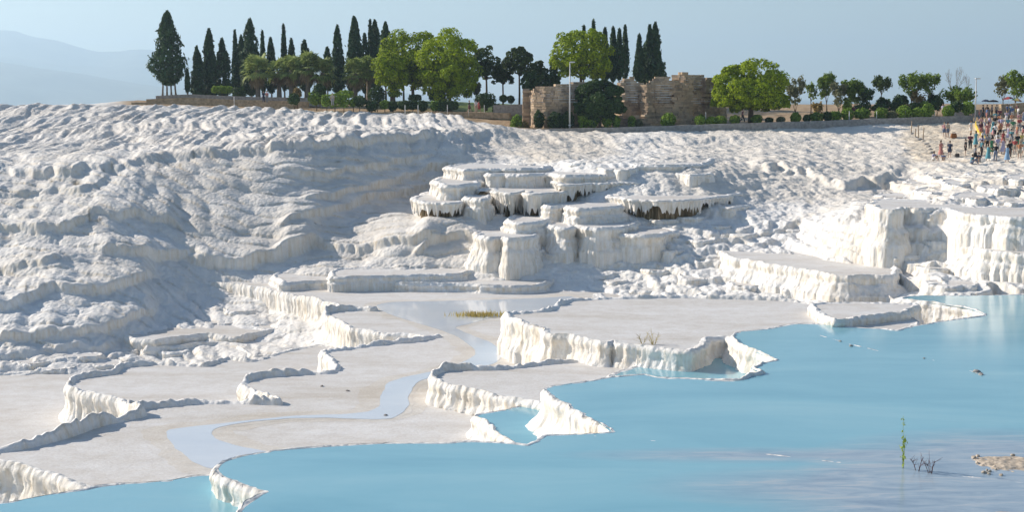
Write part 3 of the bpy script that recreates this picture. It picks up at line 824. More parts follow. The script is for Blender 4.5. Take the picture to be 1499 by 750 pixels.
terrace('travertine_terrace', [(1270, 298, 2.4), (1282, 306, 2.6), (1308, 308, 2.6), (1322, 304, 2.4), (1345, 305, 2.2), (1380, 305, 1.5), (1400, 311, 1.4), (1440, 316, 1.3), (1499, 319, 1.3), (1560, 318), (1760, 318), (1760, 305), (1440, 303), (1380, 294), (1290, 292)],
        pt(1310, 308, 97).z, rim=.06, depth=1.4, seg=.1, seed=61, win=.3, flute=.17, lam=.32, apron=.15, jag=.32, shelf=.35, label='wide white curtain ledge below the crowd of visitors')
terrace('travertine_terrace', [(1336, 344), (1350, 350), (1400, 357), (1440, 366), (1499, 371), (1560, 372), (1760, 374), (1760, 352), (1450, 342), (1350, 336)],
        pt(1440, 366, 91).z, rim=.06, depth=1.5, seg=.1, seed=63, win=.3, flute=.17, lam=.32, apron=.3, jag=.32, shelf=.3, label='lower white curtain ledge above the far end of the pool')
# stalactite tiers of the central cascade: front edge (u, v), distance, wall height, curtain?
TIERS = [
 ([(898, 287), (908, 290), (930, 293), (962, 294), (1000, 293), (1040, 290), (1068, 287), (1075, 282), (1040, 277), (920, 277)], 116, 1.75, True, 'stalactite curtain ledge with brown hollows, right of the cascade'),
 ([(690, 266), (692, 277), (708, 280), (722, 276), (730, 281), (747, 284), (765, 279), (778, 284), (806, 283), (830, 279), (835, 268), (760, 262)], 118, 3.0, True, 'tall dripping stalactite ledge with brown hollows in the cascade middle'),
 ([(812, 266), (826, 271), (850, 270), (900, 268), (940, 267), (980, 262), (985, 256), (900, 254), (822, 257)], 121.5, 1.6, True, 'long dripping ledge above the curtain ledge in the cascade'),
 ([(608, 290), (618, 296), (640, 298), (662, 298), (682, 292), (694, 284), (660, 279), (622, 283)], 116, 1.7, True, 'outermost stalactite ledge beside the shaded cliff'),
 ([(636, 264), (650, 271), (670, 272), (694, 269), (705, 262), (660, 258)], 120, 1.0, False, 'small white ledge over the outermost stalactite ledge'),
 ([(796, 299), (806, 303), (830, 302), (845, 306), (875, 305), (905, 301), (910, 292), (830, 292)], 113.5, 1.2, False, 'white boxy ledge left of the curtain ledge'),
 ([(803, 322), (808, 330), (828, 333), (836, 329), (860, 334), (900, 333), (932, 327), (935, 318), (860, 314), (812, 316)], 110, 1.9, False, 'thick white ledge low in the cascade with dripping front'),
 ([(700, 342), (716, 347), (738, 346), (746, 350), (772, 346), (790, 338), (780, 330), (712, 332)], 107.5, 2.2, False, 'lowest fluted white block of the cascade'),
 ([(818, 236), (840, 240), (870, 240), (905, 239), (935, 242), (1000, 242), (1036, 238), (1030, 231), (900, 229), (830, 231)], 129, 0.7, False, 'topmost long ledge of the cascade'),
 ([(698, 250), (720, 255), (760, 256), (800, 254), (830, 257), (880, 256), (930, 254), (965, 250), (960, 244), (830, 245), (720, 244)], 124.5, 1.0, False, 'second ledge from the top of the cascade'),
 ([(655, 243), (680, 248), (730, 247), (790, 246), (800, 240), (700, 237)], 128, 0.9, False, 'thin ledge at the upper end of the cascade'),
 ([(745, 322), (760, 326), (790, 325), (806, 318), (790, 310), (755, 312)], 112, 1.2, False, 'white ledge below the tall stalactite ledge'),
 ([(680, 284), (690, 290), (704, 292), (717, 288), (722, 281), (700, 277)], 116.2, 1.9, False, 'smooth white mound between the two stained stalactite ledges'),
 ([(890, 338), (920, 344), (960, 344), (985, 338), (960, 330), (900, 330)], 109.5, 1.0, False, 'low white ledge beneath the curtain ledge'),
]
for i, (px, dist, hgt, cur, lab) in enumerate(TIERS):
    vmax = max(p[1] for p in px); umax = [p for p in px if p[1] == vmax][0][0]
    zt = pt(umax, vmax, dist - 2.6).z
    terrace('travertine_terrace', px, zt, rim=0.10, depth=hgt, seg=0.085, flute=0.17, lam=0.30, apron=0.18, jag=0.34, win=0.3, seed=100 + i * 7, kmax=12, curtain=cur, label=lab, lip=.14, shelf=(0.3 if hgt >= 1.15 and not cur else 0.0))

# thin ledges scattered over the cascades; each sits where its photo pixel meets the hillside
lrg = random.Random(5)
def ledge(u0, u1, v, hgt, i, label):
    um = (u0 + u1) / 2
    p = hit(um, v); z = p.z + 0.05
    n = max(4, int((u1 - u0) / 9)); px = []
    for k in range(n + 1):
        t = k / n; px.append((u0 + (u1 - u0) * t, v - 1.0 + 2.2 * math.sin(math.pi * t) + lrg.uniform(-.8, .8)))
    bk = 4.5 + lrg.uniform(0, 2)
    px += [(u1 + 2, v - bk), (um, v - bk - 1.5), (u0 - 2, v - bk)]
    terrace('travertine_ledge', px, z, rim=.05, depth=hgt, seg=.12, flute=.10, lam=.34, apron=.3, jag=.26, win=.22, seed=300 + i * 3, kmax=6, label=label, sill=1.0)
LED = [(1290, 1330, 288, .5), (1345, 1392, 281, .45), (1385, 1432, 270, .4), (1440, 1490, 276, .45), (1400, 1450, 290, .5), (1455, 1510, 296, .5), (1330, 1365, 268, .35), (1420, 1470, 258, .35), (1360, 1400, 258, .3), (1470, 1520, 262, .35),
       (1300, 1340, 375, .6), (1345, 1385, 392, .6), (1420, 1480, 402, .7), (1300, 1330, 418, .4), (1360, 1420, 418, .5),
       (1000, 1050, 352, .4), (1060, 1110, 343, .35), (1130, 1190, 336, .35), (960, 1000, 366, .4), (900, 950, 372, .45), (1010, 1060, 376, .45), (860, 900, 382, .45), (940, 985, 395, .45), (1000, 1045, 408, .5), (1070, 1130, 418, .5), (880, 920, 412, .45), (1150, 1215, 424, .5), (1230, 1290, 428, .45), (930, 965, 425, .4),
       (760, 800, 366, .5), (800, 840, 372, .5), (660, 695, 310, .8), (720, 745, 305, .6), (850, 890, 348, .5), (990, 1030, 318, .5), (1030, 1070, 330, .4), (950, 990, 322, .5), (1050, 1090, 302, .4), (880, 930, 247, .4), (740, 790, 240, .4), (990, 1040, 255, .4),
       (20, 70, 532, .5), (90, 140, 524, .5), (150, 200, 514, .5), (60, 110, 541, .45), (240, 280, 515, .5), (130, 175, 533, .4), (300, 345, 474, .6), (330, 370, 456, .6)]
for i, (u0, u1, v, hh) in enumerate(LED):
    ledge(u0, u1, v, hh, i, 'thin white travertine ledge on the hillside')
# ------------------------------------------------------------------ valley, mountains, haze
def grid_mesh(name, xs, ys, zf):
    gx, gy = np.meshgrid(xs, ys)
    gz = zf(gx, gy)
    n, m_ = gx.shape
    ix = np.arange(n * m_).reshape(n, m_)
    q = np.stack([ix[:-1, :-1], ix[:-1, 1:], ix[1:, 1:], ix[1:, :-1]], -1).reshape(-1, 4)
    return np_mesh(name, np.stack([gx, gy, gz], -1).reshape(-1, 3), q)
M_far = simple('far_slopes', (0.13, 0.135, 0.095), 0.95, 0.35, 0.004)
vo = mesh_obj('valley_ground', grid_mesh('valley', np.linspace(-14000, 14000, 40), np.linspace(-500, 17400, 40), lambda x, y: -131 + 0 * x - 6 * (np.hypot(x, y) < 1500)), M_far)
tag(vo, 'hazy valley floor far below the plateau', 'valley', kind='structure')
def mountain_z(x, y):
    out = np.full_like(x, -140.0)
    for (yc, wf, wb, crest, sd) in (
        (14000, 3600, 3000, [(-900, 60), (-250, 52), (0, 45), (30, 46), (55, 55), (90, 60), (133, 73), (150, 76.5), (181, 76), (200, 73), (222, 73), (272, 83), (340, 96), (430, 112), (520, 128), (640, 141), (900, 146), (1600, 148)], 3),
        (9800, 2200, 2200, [(-900, 88), (-150, 92), (0, 88), (60, 99), (130, 108), (200, 121), (280, 132), (420, 143), (700, 150), (1600, 150)], 5)):
        u = 749.5 + x / y * F
        top = CAM_Z + (HORIZON - np.interp(u, [c[0] for c in crest], [c[1] for c in crest])) / F * yc
        t = (y - yc)
        prof = np.where(t < 0, 1 + t / wf, 1 - t / wb)
        r = 1 - np.abs(fbm(x / 1400, y / 1900, 5, sd))
        e = np.clip(1 - np.abs(t) / wf, 0, 1)
        hgt = -140 + (top + 140) * np.clip(prof, 0, 1) ** 0.9 + 260 * (r - 0.85) * np.sin(math.pi * np.clip(prof, 0, 1))
        out = np.maximum(out, hgt)
    return out
mt = mesh_obj('mountain_terrain', grid_mesh('mountains', np.linspace(-10500, 9500, 200), np.linspace(7000, 17200, 90), mountain_z), M_far)
tag(mt, 'hazy blue mountain range across the valley', 'mountains', kind='structure')

hz = MB().box((0, 8300, 275), (34000, 18400, 836))
hm, nt, b = new_mat('haze_air')
nt.nodes.remove(b)
pv = nd(nt, 'ShaderNodeVolumePrincipled')
pv.inputs['Color'].default_value = (0.62, 0.815, 1.0, 1)
pv.inputs['Density'].default_value = 0.00014
pv.inputs['Anisotropy'].default_value = 0.35
lk(nt, pv.outputs[0], nt.nodes['Material Output'].inputs['Volume'])
hzo = hz.build('haze', hm)
tag(hzo, 'pale blue haze in the air over the valley', 'haze', kind='stuff')

# ------------------------------------------------------------------ ridge: path, kerb, steps, ruins
M_kerb = simple('kerb_stone', (0.33, 0.31, 0.29), 0.9, 0.3, 3.0, bumps=(0.4, 0.05))
M_path = simple('path_paving', (0.40, 0.37, 0.34), 0.9, 0.2, 2.0, bumps=(0.2, 0.03))
M_step = simple('weathered_step', (0.46, 0.35, 0.23), 0.9, 0.35, 2.5, bumps=(0.5, 0.06))
def ribbon(name, line, w0, w1, h, mat, label, cat, kind=None, zoff=0.0, group=None):
    """line: (u, v, d) along the ridge; a solid band w0..w1 behind it and h thick"""
    P = [pt(*l) for l in line]
    P3 = []
    for a, b_ in zip(P[:-1], P[1:]):
        k = max(2, int((b_ - a).length / 1.2))
        P3 += [a.lerp(b_, t / k) for t in range(k)]
    P3.append(P[-1])
    v = []; f = []
    for i, p in enumerate(P3):
        d = (P3[min(i + 1, len(P3) - 1)] - P3[max(i - 1, 0)]); d.z = 0; d.normalize()
        n = Vector((-d.y, d.x, 0))
        if n.y < 0: n = -n
        jz = 0.03 * rnd.uniform(-1, 1)
        a = p + n * w0; c = p + n * w1
        z = p.z + zoff
        v += [(a.x, a.y, z + jz), (c.x, c.y, z + jz), (c.x, c.y, z - h), (a.x, a.y, z - h)]
    for i in range(len(P3) - 1):
        for k in range(4):
            k2 = (k + 1) % 4
            f.append((i * 4 + k, (i + 1) * 4 + k, (i + 1) * 4 + k2, i * 4 + k2))
    f.append((0, 1, 2, 3)); e = (len(P3) - 1) * 4; f.append((e + 3, e + 2, e + 1, e))
    me = bpy.data.meshes.new(name); me.from_pydata(v, [], f); me.update()
    bm = bmesh.new(); bm.from_mesh(me); bmesh.ops.recalc_face_normals(bm, faces=bm.faces); bm.to_mesh(me); bm.free()
    return tag(mesh_obj(name, me, mat), label, cat, group, kind)
PATH = [(762, 193, 177.5), (830, 191, 178), (900, 189.5, 178.5), (1000, 186.5, 180), (1100, 183, 181.5), (1200, 180, 183), (1300, 176, 184.5), (1360, 174, 185.5), (1425, 172, 186.5)]
ribbon('path', [(u, v - 2.5, d) for u, v, d in PATH], 0.45, 4.2, 1.2, M_path, 'grey paved footpath along the top of the white slope', 'path', 'structure', -0.06)
ribbon('kerb', [(u, v - 3.0, d) for u, v, d in PATH], 0.0, 0.45, 1.1, M_kerb, 'dark grey stone kerb between the path and the slope', 'kerb', 'structure')
ribbon('path', [(430, 163, 199), (520, 165.5, 197), (600, 165, 195), (680, 164, 193.5), (745, 166, 192)], 0.0, 3.2, 0.8, M_step, 'bare trodden footpath under the round pines', 'path', 'structure', 0.02)
ribbon('low_stone_wall', [(192, 150, 207), (260, 148.5, 208), (340, 151, 208), (430, 153, 206)], 0.0, 0.8, 1.2, M_step, 'lowest long weathered stone step below the cypresses', 'step', None, 0.0)
ribbon('low_stone_wall', [(214, 145, 210), (270, 143, 211), (350, 146, 211), (450, 149, 209)], 0.0, 0.8, 1.0, M_step, 'middle long weathered stone step below the cypresses', 'step', None, 0.0)
ribbon('low_stone_wall', [(228, 140, 214), (280, 138, 215), (360, 141.5, 215), (470, 144, 213)], 0.0, 0.9, 1.2, M_kerb, 'uppermost grey stone step at the cypress feet', 'step', None, 0.0)
ribbon('low_stone_wall', [(722, 154, 193), (745, 153, 193), (776, 152, 193)], 0.0, 0.9, 1.5, M_kerb, 'grey retaining wall between the pines and the ruin', 'wall', None, 0.0)
ribbon('low_stone_wall', [(1385, 163, 194), (1425, 161, 194), (1450, 160, 194)], 0.0, 0.8, 1.6, M_kerb, 'grey retaining wall beside the street lamp', 'wall', None, 0.0)
ribbon('low_stone_wall', [(1466, 153, 196), (1499, 150, 196), (1560, 149, 196)], 0.0, 0.8, 1.6, M_step, 'brown retaining wall behind the parasols', 'wall', None, 0.0)

def masonry_mat(name, c0, c1, c2):
    m, nt, b = new_mat(name)
    p = mapped(nt, (1, 1, 1))
    n = noise(nt, p, 0.55, 6, 0.65)
    at = nd(nt, 'ShaderNodeAttribute'); at.attribute_name = 'tone'
    col = ramp(nt, n, [(0.3, c0), (0.5, c1), (0.72, c2)])
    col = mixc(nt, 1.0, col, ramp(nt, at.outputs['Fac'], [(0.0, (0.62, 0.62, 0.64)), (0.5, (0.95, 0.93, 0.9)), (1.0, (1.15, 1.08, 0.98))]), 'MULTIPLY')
    lk(nt, col, b.inputs['Base Color'])
    b.inputs['Roughness'].default_value = 0.95
    lk(nt, bump(nt, noise(nt, p, 4.0, 5, 0.7), 0.8, 0.08), b.inputs['Normal'])
    return m
M_ruin = masonry_mat('ruin_masonry', (0.25, 0.19, 0.14), (0.46, 0.355, 0.255), (0.57, 0.475, 0.37))
def ruin_wall(name, line, top, parent, thick=1.0, course=0.34, holes=(), seed=1, bottom=-1.2):
    """line: (u, v_base, d) points; top: (u, v_top) profile. Laid course by course from separate rough blocks."""
    rg = random.Random(seed)
    P = [pt(*l) for l in line]; L = [0.0]
    for a, b_ in zip(P[:-1], P[1:]): L.append(L[-1] + (b_ - a).to_2d().length)
    us_ = [l[0] for l in line]
    dm = sum(l[2] for l in line) / len(line)
    ztop = [pt(u, v, dm).z for u, v in top]
    utop = [u for u, v in top]
    z0 = min(p.z for p in P) + bottom
    mb = MB(); tones = []
    z = z0; k = 0
    while z < max(ztop) + 0.2:
        h = course * rg.uniform(0.75, 1.2)
        s = -rg.uniform(0, 0.6)
        while s < L[-1]:
            w = rg.uniform(0.35, 0.95)
            sm = min(max(s + w / 2, 0), L[-1])
            i = max(j for j in range(len(L) - 1) if L[j] <= sm + 1e-6)
            t = (sm - L[i]) / (L[i + 1] - L[i])
            p = P[i].lerp(P[i + 1], t); d = (P[i + 1] - P[i]); ang = math.atan2(d.y, d.x)
            u = us_[i] + (us_[i + 1] - us_[i]) * t
            zt = np.interp(u, utop, ztop) + rg.uniform(-0.22, 0.16)
            hole = any(a <= u <= b_ and pt(u, v2, dm).z <= z + h / 2 <= pt(u, v1, dm).z for a, b_, v1, v2 in holes)
            if z + h / 2 < zt:
                n = Vector((-math.sin(ang), math.cos(ang), 0))
                if n.y < 0: n = -n
                off = thick / 2 + rg.gauss(0, 0.045) + (0.75 if hole else 0)
                c = p + n * off
                mb.box((c.x, c.y, z + h / 2), (w * rg.uniform(0.93, 1.02), thick, h * rg.uniform(0.88, 1.0)), ang + rg.gauss(0, 0.03), rg.uniform(0.97, 1.0))
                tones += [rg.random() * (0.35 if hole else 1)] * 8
            s += w
        z += h; k += 1
    me = mb.mesh(name)
    a = me.attributes.new('tone', 'FLOAT', 'POINT'); a.data.foreach_set('value', np.array(tones, np.float32))
    return mesh_obj(name, me, M_ruin, parent)
r0 = empty('ruined_stone_building', pt(810, 186, 184))
tag(r0, 'curved crumbling stone apse behind the tall lamp post', 'ruin')
ruin = empty('ruined_stone_building', pt(975, 182, 188))
tag(ruin, 'long ruined bath wall of brown stone with jagged top', 'ruin')
bpy.context.view_layer.update()
def keep(o, par):
    o.matrix_parent_inverse = par.matrix_world.inverted(); return o
keep(ruin_wall('apse_wall', [(775, 190, 190), (775.5, 190, 186), (782, 190, 183.6), (797, 189, 182.6), (820, 188, 183), (846, 187, 185), (870, 186, 187)], [(774, 133), (780, 131), (786, 128), (796, 127), (803, 126), (809, 129), (816, 124), (826, 121.5), (845, 121), (870, 121)], r0, 0.9, 0.3, seed=3), r0)
keep(ruin_wall('front_wall', [(898, 184, 190), (912, 184, 188), (945, 184, 188), (985, 183, 188), (1010, 183, 188.5)], [(898, 124), (904, 121), (910, 114), (926, 111), (930, 119), (938, 122), (952, 121), (956, 113), (962, 110), (974, 110.5), (979, 115), (986, 118), (1000, 121), (1010, 124)], ruin, 1.0, 0.32, holes=((972, 984, 139, 152),), seed=5), ruin)
keep(ruin_wall('tower_wall', [(984, 183, 191), (1000, 183, 190), (1037, 182, 191)], [(984, 112), (988, 109), (1004, 107.5), (1018, 107.5), (1028, 109), (1035, 113), (1038, 118)], ruin, 1.6, 0.32, holes=((996, 1003, 138, 156),), seed=7), ruin)
keep(ruin_wall('broken_wall', [(1035, 182, 190), (1052, 181, 191), (1062, 181, 192)], [(1035, 114), (1044, 112), (1052, 116), (1062, 130)], ruin, 1.0, 0.32, holes=((1036, 1040, 133, 160),), seed=9), ruin)
keep(ruin_wall('buttress', [(939, 184, 187), (946, 184, 186.4), (955, 184, 187)], [(938, 125), (946, 122), (955, 126)], ruin, 0.8, 0.32, seed=11), ruin)
keep(ruin_wall('fallen_footing', [(900, 185, 186.3), (930, 185, 186), (985, 184.5, 186), (1060, 183, 187)], [(898, 172), (920, 168), (940, 172), (985, 170), (1000, 166), (1040, 170), (1060, 172)], ruin, 0.7, 0.3, seed=12), ruin)

M_metal = simple('lamp_metal', (0.55, 0.56, 0.56), 0.45, 0.05, 3, spec=0.5)
M_white = simple('white_paint', (0.75, 0.75, 0.73), 0.6, 0.05, 3)
def lamp(u, vt, vb, d, label, arm):
    b_ = pt(u, vb, d); t = pt(u, vt, d); h = t.z - b_.z
    root = empty('street_lamp', b_)
    MB().tube([(0, 0, -0.6), (0, 0, h * 0.5), (0, 0, h)], [0.11, 0.09, 0.065], 10).build('pole', M_metal, root, True)
    MB().lathe([(0.0, 0.0), (0.2, 0.0), (0.2, 0.04), (0.12, 0.12), (0.0, 0.12)], 12, (0, 0, 0)).build('base_plate', M_metal, root)
    hd = MB().box((arm * 0.28, 0, h + 0.03), (0.75, 0.26, 0.13), 0, 0.8).build('lamp_head', M_white, root)
    MB().box((arm * 0.30, 0, h - 0.05), (0.5, 0.18, 0.03)).build('lens', M_metal, hd)
    return tag(root, label, 'street lamp')
lamp(834, 91, 184, 180.5, 'tall pale lamp post in front of the curved ruin', 1)
lamp(1427, 115, 182, 186, 'thin grey lamp post near the crowd and bare tree', 0.6)
M_wood = simple('old_wood', (0.30, 0.22, 0.15), 0.9, 0.3, 8)
def post(u, vt, vb, d, mat, name, label, cat, group, r=0.05, lean=0.0):
    b_ = pt(u, vb, d); h = pt(u, vt, d).z - b_.z
    root = empty(name, b_)
    MB().tube([(0, 0, -0.4), (lean * h * .5, 0, h * .5), (lean * h, 0, h)], [r, r, r * .9], 7).build('shaft', mat, root, True)
    MB().lathe([(r * .9, 0), (r * 1.25, 0.01), (r * 1.2, 0.05), (0.0, 0.075)], 7, (lean * h, 0, h)).build('cap', mat, root, True)
    return tag(root, label, cat, group)
ORD = 'first second third fourth fifth sixth seventh eighth ninth tenth eleventh twelfth thirteenth fourteenth fifteenth sixteenth seventeenth eighteenth nineteenth twentieth'.split()
ORD += ['twenty-' + o_ for o_ in ORD[:9]] + ['thirtieth']
for i, u in enumerate((1243, 1283, 1325, 1364, 1368, 1399)):
    post(u, 163.5, 176, 184.5 + (u - 1243) * .013, M_white, 'rope_post', 'white rope post on the grey footpath, %s from the soil mound' % ORD[i], 'post', 'rope posts along the path')
for i, u in enumerate((593, 612, 655, 686, 709)):
    post(u, 154.5, 166, 193.3, M_white, 'rope_post', 'short white rope post on the trodden path, %s from the palms' % ORD[i], 'post', 'rope posts under the pines')
for u, vt in ((970, 171), (1033, 165), (343, 142)):
    post(u, vt, vt + 14, 184 if u > 400 else 206, M_white, 'rope_post', {970: 'lone white post beside the round shrub under the ruin wall', 1033: 'lone white post where the ruin wall ends', 343: 'lone white post by the weathered stone steps'}[u], 'post', 'single white posts')
# ------------------------------------------------------------------ vegetation
NR = np.random.RandomState(11)
def foliage_mat(name, lo, hi, trans=0.25):
    m, nt, b = new_mat(name)
    p = mapped(nt, (1, 1, 1))
    n = noise(nt, p, 1.1, 3, 0.6)
    g = nd(nt, 'ShaderNodeNewGeometry')
    oi = nd(nt, 'ShaderNodeObjectInfo')
    n2 = nd(nt, 'ShaderNodeMath', operation='MULTIPLY_ADD'); lk(nt, g.outputs['Random Per Island'], n2.inputs[0]); n2.inputs[1].default_value = 0.45; lk(nt, n, n2.inputs[2])
    n3 = nd(nt, 'ShaderNodeMath', operation='MULTIPLY_ADD'); lk(nt, oi.outputs['Random'], n3.inputs[0]); n3.inputs[1].default_value = 0.22; lk(nt, n2.outputs[0], n3.inputs[2])
    col = ramp(nt, n3.outputs[0], [(0.45, lo), (0.85, hi), (1.05, tuple(min(1, c * 1.25) for c in hi))])
    lk(nt, col, b.inputs['Base Color'])
    b.inputs['Roughness'].default_value = 0.6
    b.inputs['Specular IOR Level'].default_value = 0.2
    tr = nd(nt, 'ShaderNodeBsdfTranslucent'); lk(nt, col, tr.inputs[0])
    mx = nd(nt, 'ShaderNodeMixShader'); mx.inputs[0].default_value = trans
    lk(nt, b.outputs[0], mx.inputs[1]); lk(nt, tr.outputs[0], mx.inputs[2])
    lk(nt, mx.outputs[0], nt.nodes['Material Output'].inputs[0])
    return m
M_cyp = foliage_mat('cypress_leaf', (0.022, 0.048, 0.026), (0.055, 0.105, 0.042), 0.15)
M_pine = foliage_mat('pine_leaf', (0.045, 0.09, 0.006), (0.32, 0.41, 0.012), 0.34)
M_pine2 = foliage_mat('dark_pine_leaf', (0.03, 0.055, 0.016), (0.085, 0.125, 0.03), 0.25)
M_bush = foliage_mat('shrub_leaf', (0.07, 0.13, 0.018), (0.22, 0.33, 0.04), 0.25)
M_bush2 = foliage_mat('laurel_leaf', (0.018, 0.04, 0.016), (0.055, 0.10, 0.025), 0.2)
M_decid = foliage_mat('tree_leaf', (0.06, 0.115, 0.018), (0.17, 0.25, 0.035), 0.35)
M_olive = foliage_mat('olive_leaf', (0.10, 0.115, 0.06), (0.21, 0.22, 0.12), 0.3)
M_ochre = foliage_mat('dry_leaf', (0.16, 0.11, 0.035), (0.34, 0.25, 0.09), 0.3)
M_palm = foliage_mat('palm_leaf', (0.09, 0.14, 0.03), (0.27, 0.33, 0.10), 0.3)
M_deadpalm = foliage_mat('dead_frond', (0.13, 0.10, 0.06), (0.25, 0.19, 0.11), 0.1)
M_bark = simple('bark', (0.13, 0.095, 0.065), 0.95, 0.35, 5, bumps=(0.8, 0.06))
M_bark2 = simple('grey_bark', (0.22, 0.18, 0.145), 0.95, 0.3, 5, bumps=(0.8, 0.05))

def leaves(pos, nrm, size, aspect=1.6, up=None, jitter=0.7):
    """leaf-clump quads at pos, facing nrm with jitter"""
    n = len(pos)
    nn = nrm + jitter * NR.normal(size=(n, 3)); nn /= np.linalg.norm(nn, axis=1, keepdims=True) + 1e-9
    ref = NR.normal(size=(n, 3)) if up is None else np.asarray(up) + 0.45 * NR.normal(size=(n, 3))
    a = ref - nn * np.sum(ref * nn, 1, keepdims=True); a /= np.linalg.norm(a, axis=1, keepdims=True) + 1e-9
    b_ = np.cross(nn, a)
    s = size * NR.uniform(0.6, 1.35, n)[:, None]
    A, B = a * s * aspect * 0.5, b_ * s * 0.5
    bend = nn * s * 0.15
    co = np.stack([pos - A, pos + B * 0.9 + bend, pos + A, pos - B * 0.9 + bend], 1).reshape(-1, 3)
    q = np.arange(n * 4).reshape(n, 4)
    return co, q
def crown(name, chunks, mat, parent):
    co = np.concatenate([c for c, q in chunks]); off = 0; fs = []
    for c, q in chunks:
        fs.append(q + off); off += len(c)
    return mesh_obj(name, np_mesh(name, co, np.concatenate(fs), smooth=False), mat, parent)
def unit(n):
    v = NR.normal(size=(n, 3)); return v / np.linalg.norm(v, axis=1, keepdims=True)
def foot(u, d):
    p = pt(u, 150, d); return Vector((p.x, p.y, ground(p.x, p.y)))
def mpp(d): return d / F / 0.997       # metres per photo pixel

def cypress(u, vt, vb, hw, d, label, loose=0.0, belly=0.16, nleaf=None, group='dark cypresses on the ridge', trunks=1, tipw=0.0):
    base = foot(u, d)
    top = pt(u, vt, d).z; R = hw * mpp(d)
    zb = pt(u, vb, d).z
    H = top - base.z; h0 = max(0.3, zb - base.z)          # crown starts at h0
    root = empty('cypress_tree', base)
    L = H - h0
    n = nleaf or int(520 + 60 * L * R * 3.2)
    n = min(n, 4200)
    t = NR.beta(1.15, 1.35, n)
    ang = NR.uniform(0, 2 * math.pi, n)
    prof = np.minimum(np.power(np.clip(t / belly, 0, 1), 0.45) * 1.0, 1) * np.power(np.clip((1 - t) / (1 - belly), 0, 1), 0.62) + tipw * (1 - t)
    lump = 0.80 + 0.42 * fbm(ang * 1.4 + 9 * math.sin(u), t * L / 1.3, 3, int(u)) + 0.20 * fbm(ang * 3 + u, t * L / .5, 2, int(u) + 3)
    rr = R * prof * lump * np.where(NR.rand(n) < 0.75, NR.uniform(0.86, 1.04, n), NR.uniform(0.3, 0.9, n))
    rr = np.where(NR.rand(n) < .12, rr * NR.uniform(1.05, 1.28, n), rr)
    if loose:
        keepm = fbm(ang * 1.1, t * L / 1.1, 3, int(u) + 9) > -0.55 + loose * 0.7
        rr = np.where(NR.rand(n) < loose * .4, rr * NR.uniform(1.0, 1.35, n), rr)
        ang, t, rr = ang[keepm], t[keepm], rr[keepm]
    pos = np.stack([rr * np.cos(ang), rr * np.sin(ang), h0 + t * L], 1)
    nrm = np.stack([np.cos(ang), np.sin(ang), 0.35 + 0 * t], 1)
    crown('crown', [leaves(pos, nrm, 0.34, 1.9, up=(0, 0, 1))], M_cyp, root)
    for k in range(trunks):
        ox = (k - (trunks - 1) / 2) * 0.75
        MB().tube([(ox, 0, -0.3), (ox * .9, 0, h0 * .6), (ox * .5, 0, h0 + L * 0.5)], [0.17 + 0.03 * R, 0.14, 0.05], 8).build('trunk', M_bark2, root, True)
    return tag(root, label, 'cypress', group)
cypress(248, 16, 124, 25, 226, 'broad old cypress with several trunks on the stone steps, standing apart', belly=0.22, nleaf=4200, trunks=4, tipw=.12)
cypress(275, 101, 134, 4.5, 224, 'tiny cypress sapling beside the broad old cypress', nleaf=500)
for i, (u, vt, vb, hw, lo, lab) in enumerate([
    (290, 68, 136, 9, .25, 'small pointed cypress between the sapling and the dense cone'), (308, 42, 136, 11, 0, 'dense cone-shaped cypress over the low clipped hedge'),
    (327, 56, 134, 12, .6, 'thin see-through cypress over the low clipped hedge'), (346, 44, 132, 5, 0, 'slim pencil cypress beside the see-through one'),
    (368, 27, 132, 15, .2, 'tall wide cypress directly behind the first palm'), (355, 52, 134, 9, .2, 'lower cypress leaning on the tall wide one'),
    (386, 45, 128, 4, 0, 'pencil cypress just past the first palm'), (398, 55, 128, 8, .35, 'open cypress behind the gap between the palms'),
    (417, 35, 125, 4.5, 0, 'tallest pencil cypress rising above the palms'), (428, 57, 125, 8, .3, 'short cypress beside the tallest pencil cypress'),
    (447, 59, 125, 10, .1, 'rounded cypress top behind the middle palm'), (480, 69, 125, 9, .4, 'short open cypress behind the last palms'),
    (495, 37, 130, 9, .3, 'tall narrow cypress standing alone past the last close palm'), (520, 24, 128, 13, .12, 'highest cypress of the grove with a blunt top'),
    (535, 49, 128, 8, .3, 'thin cypress beside the highest cypress'), (543, 28, 115, 4, 0, 'pencil cypress hugging the pyramid-shaped one'),
    (550, 29, 122, 12, .05, 'pyramid-shaped dark cypress near the round pines'), (565, 32, 118, 11, .45, 'ragged open cypress near the round pines'),
    (577, 52, 118, 8, .35, 'low ragged cypress touching the round pines'), (591, 50, 110, 4, .2, 'cypress tip showing over the round pine')]):
    cypress(u, vt, vb + 7, hw * 1.28, 228 + (i * 37 % 17), lab, lo)
for i, (u, vt, vb, hw, lo, lab) in enumerate([
    (854, 37, 115, 6, .2, 'small cypress tip above the round pine behind the apse'), (868, 29, 115, 6, 0, 'pointed cypress tip above the round pine behind the apse'),
    (885, 41, 118, 9, .2, 'dark cypress beside the round pine behind the ruin'), (897, 39, 118, 8, .2, 'slender cypress in the clump behind the ruin'),
    (906, 42, 116, 7, .4, 'open slender cypress in the clump behind the ruin'), (914, 37, 116, 7, .65, 'half bare thin cypress behind the ruin'),
    (935, 50, 118, 8, 0, 'dense blunt cypress at the edge of the broad one behind the ruin'), (950, 36, 120, 9, .1, 'pointed cypress rising from the broad one behind the ruin'),
    (958, 33, 120, 12, .1, 'tall cypress top over the ruin wall'), (951, 58, 124, 27, .05, 'broad spreading cypress directly behind the ruin wall')]):
    cypress(u, vt, vb, hw, 214 + (i * 29 % 14), lab, lo, belly=.18, group='cypresses behind the ruin')

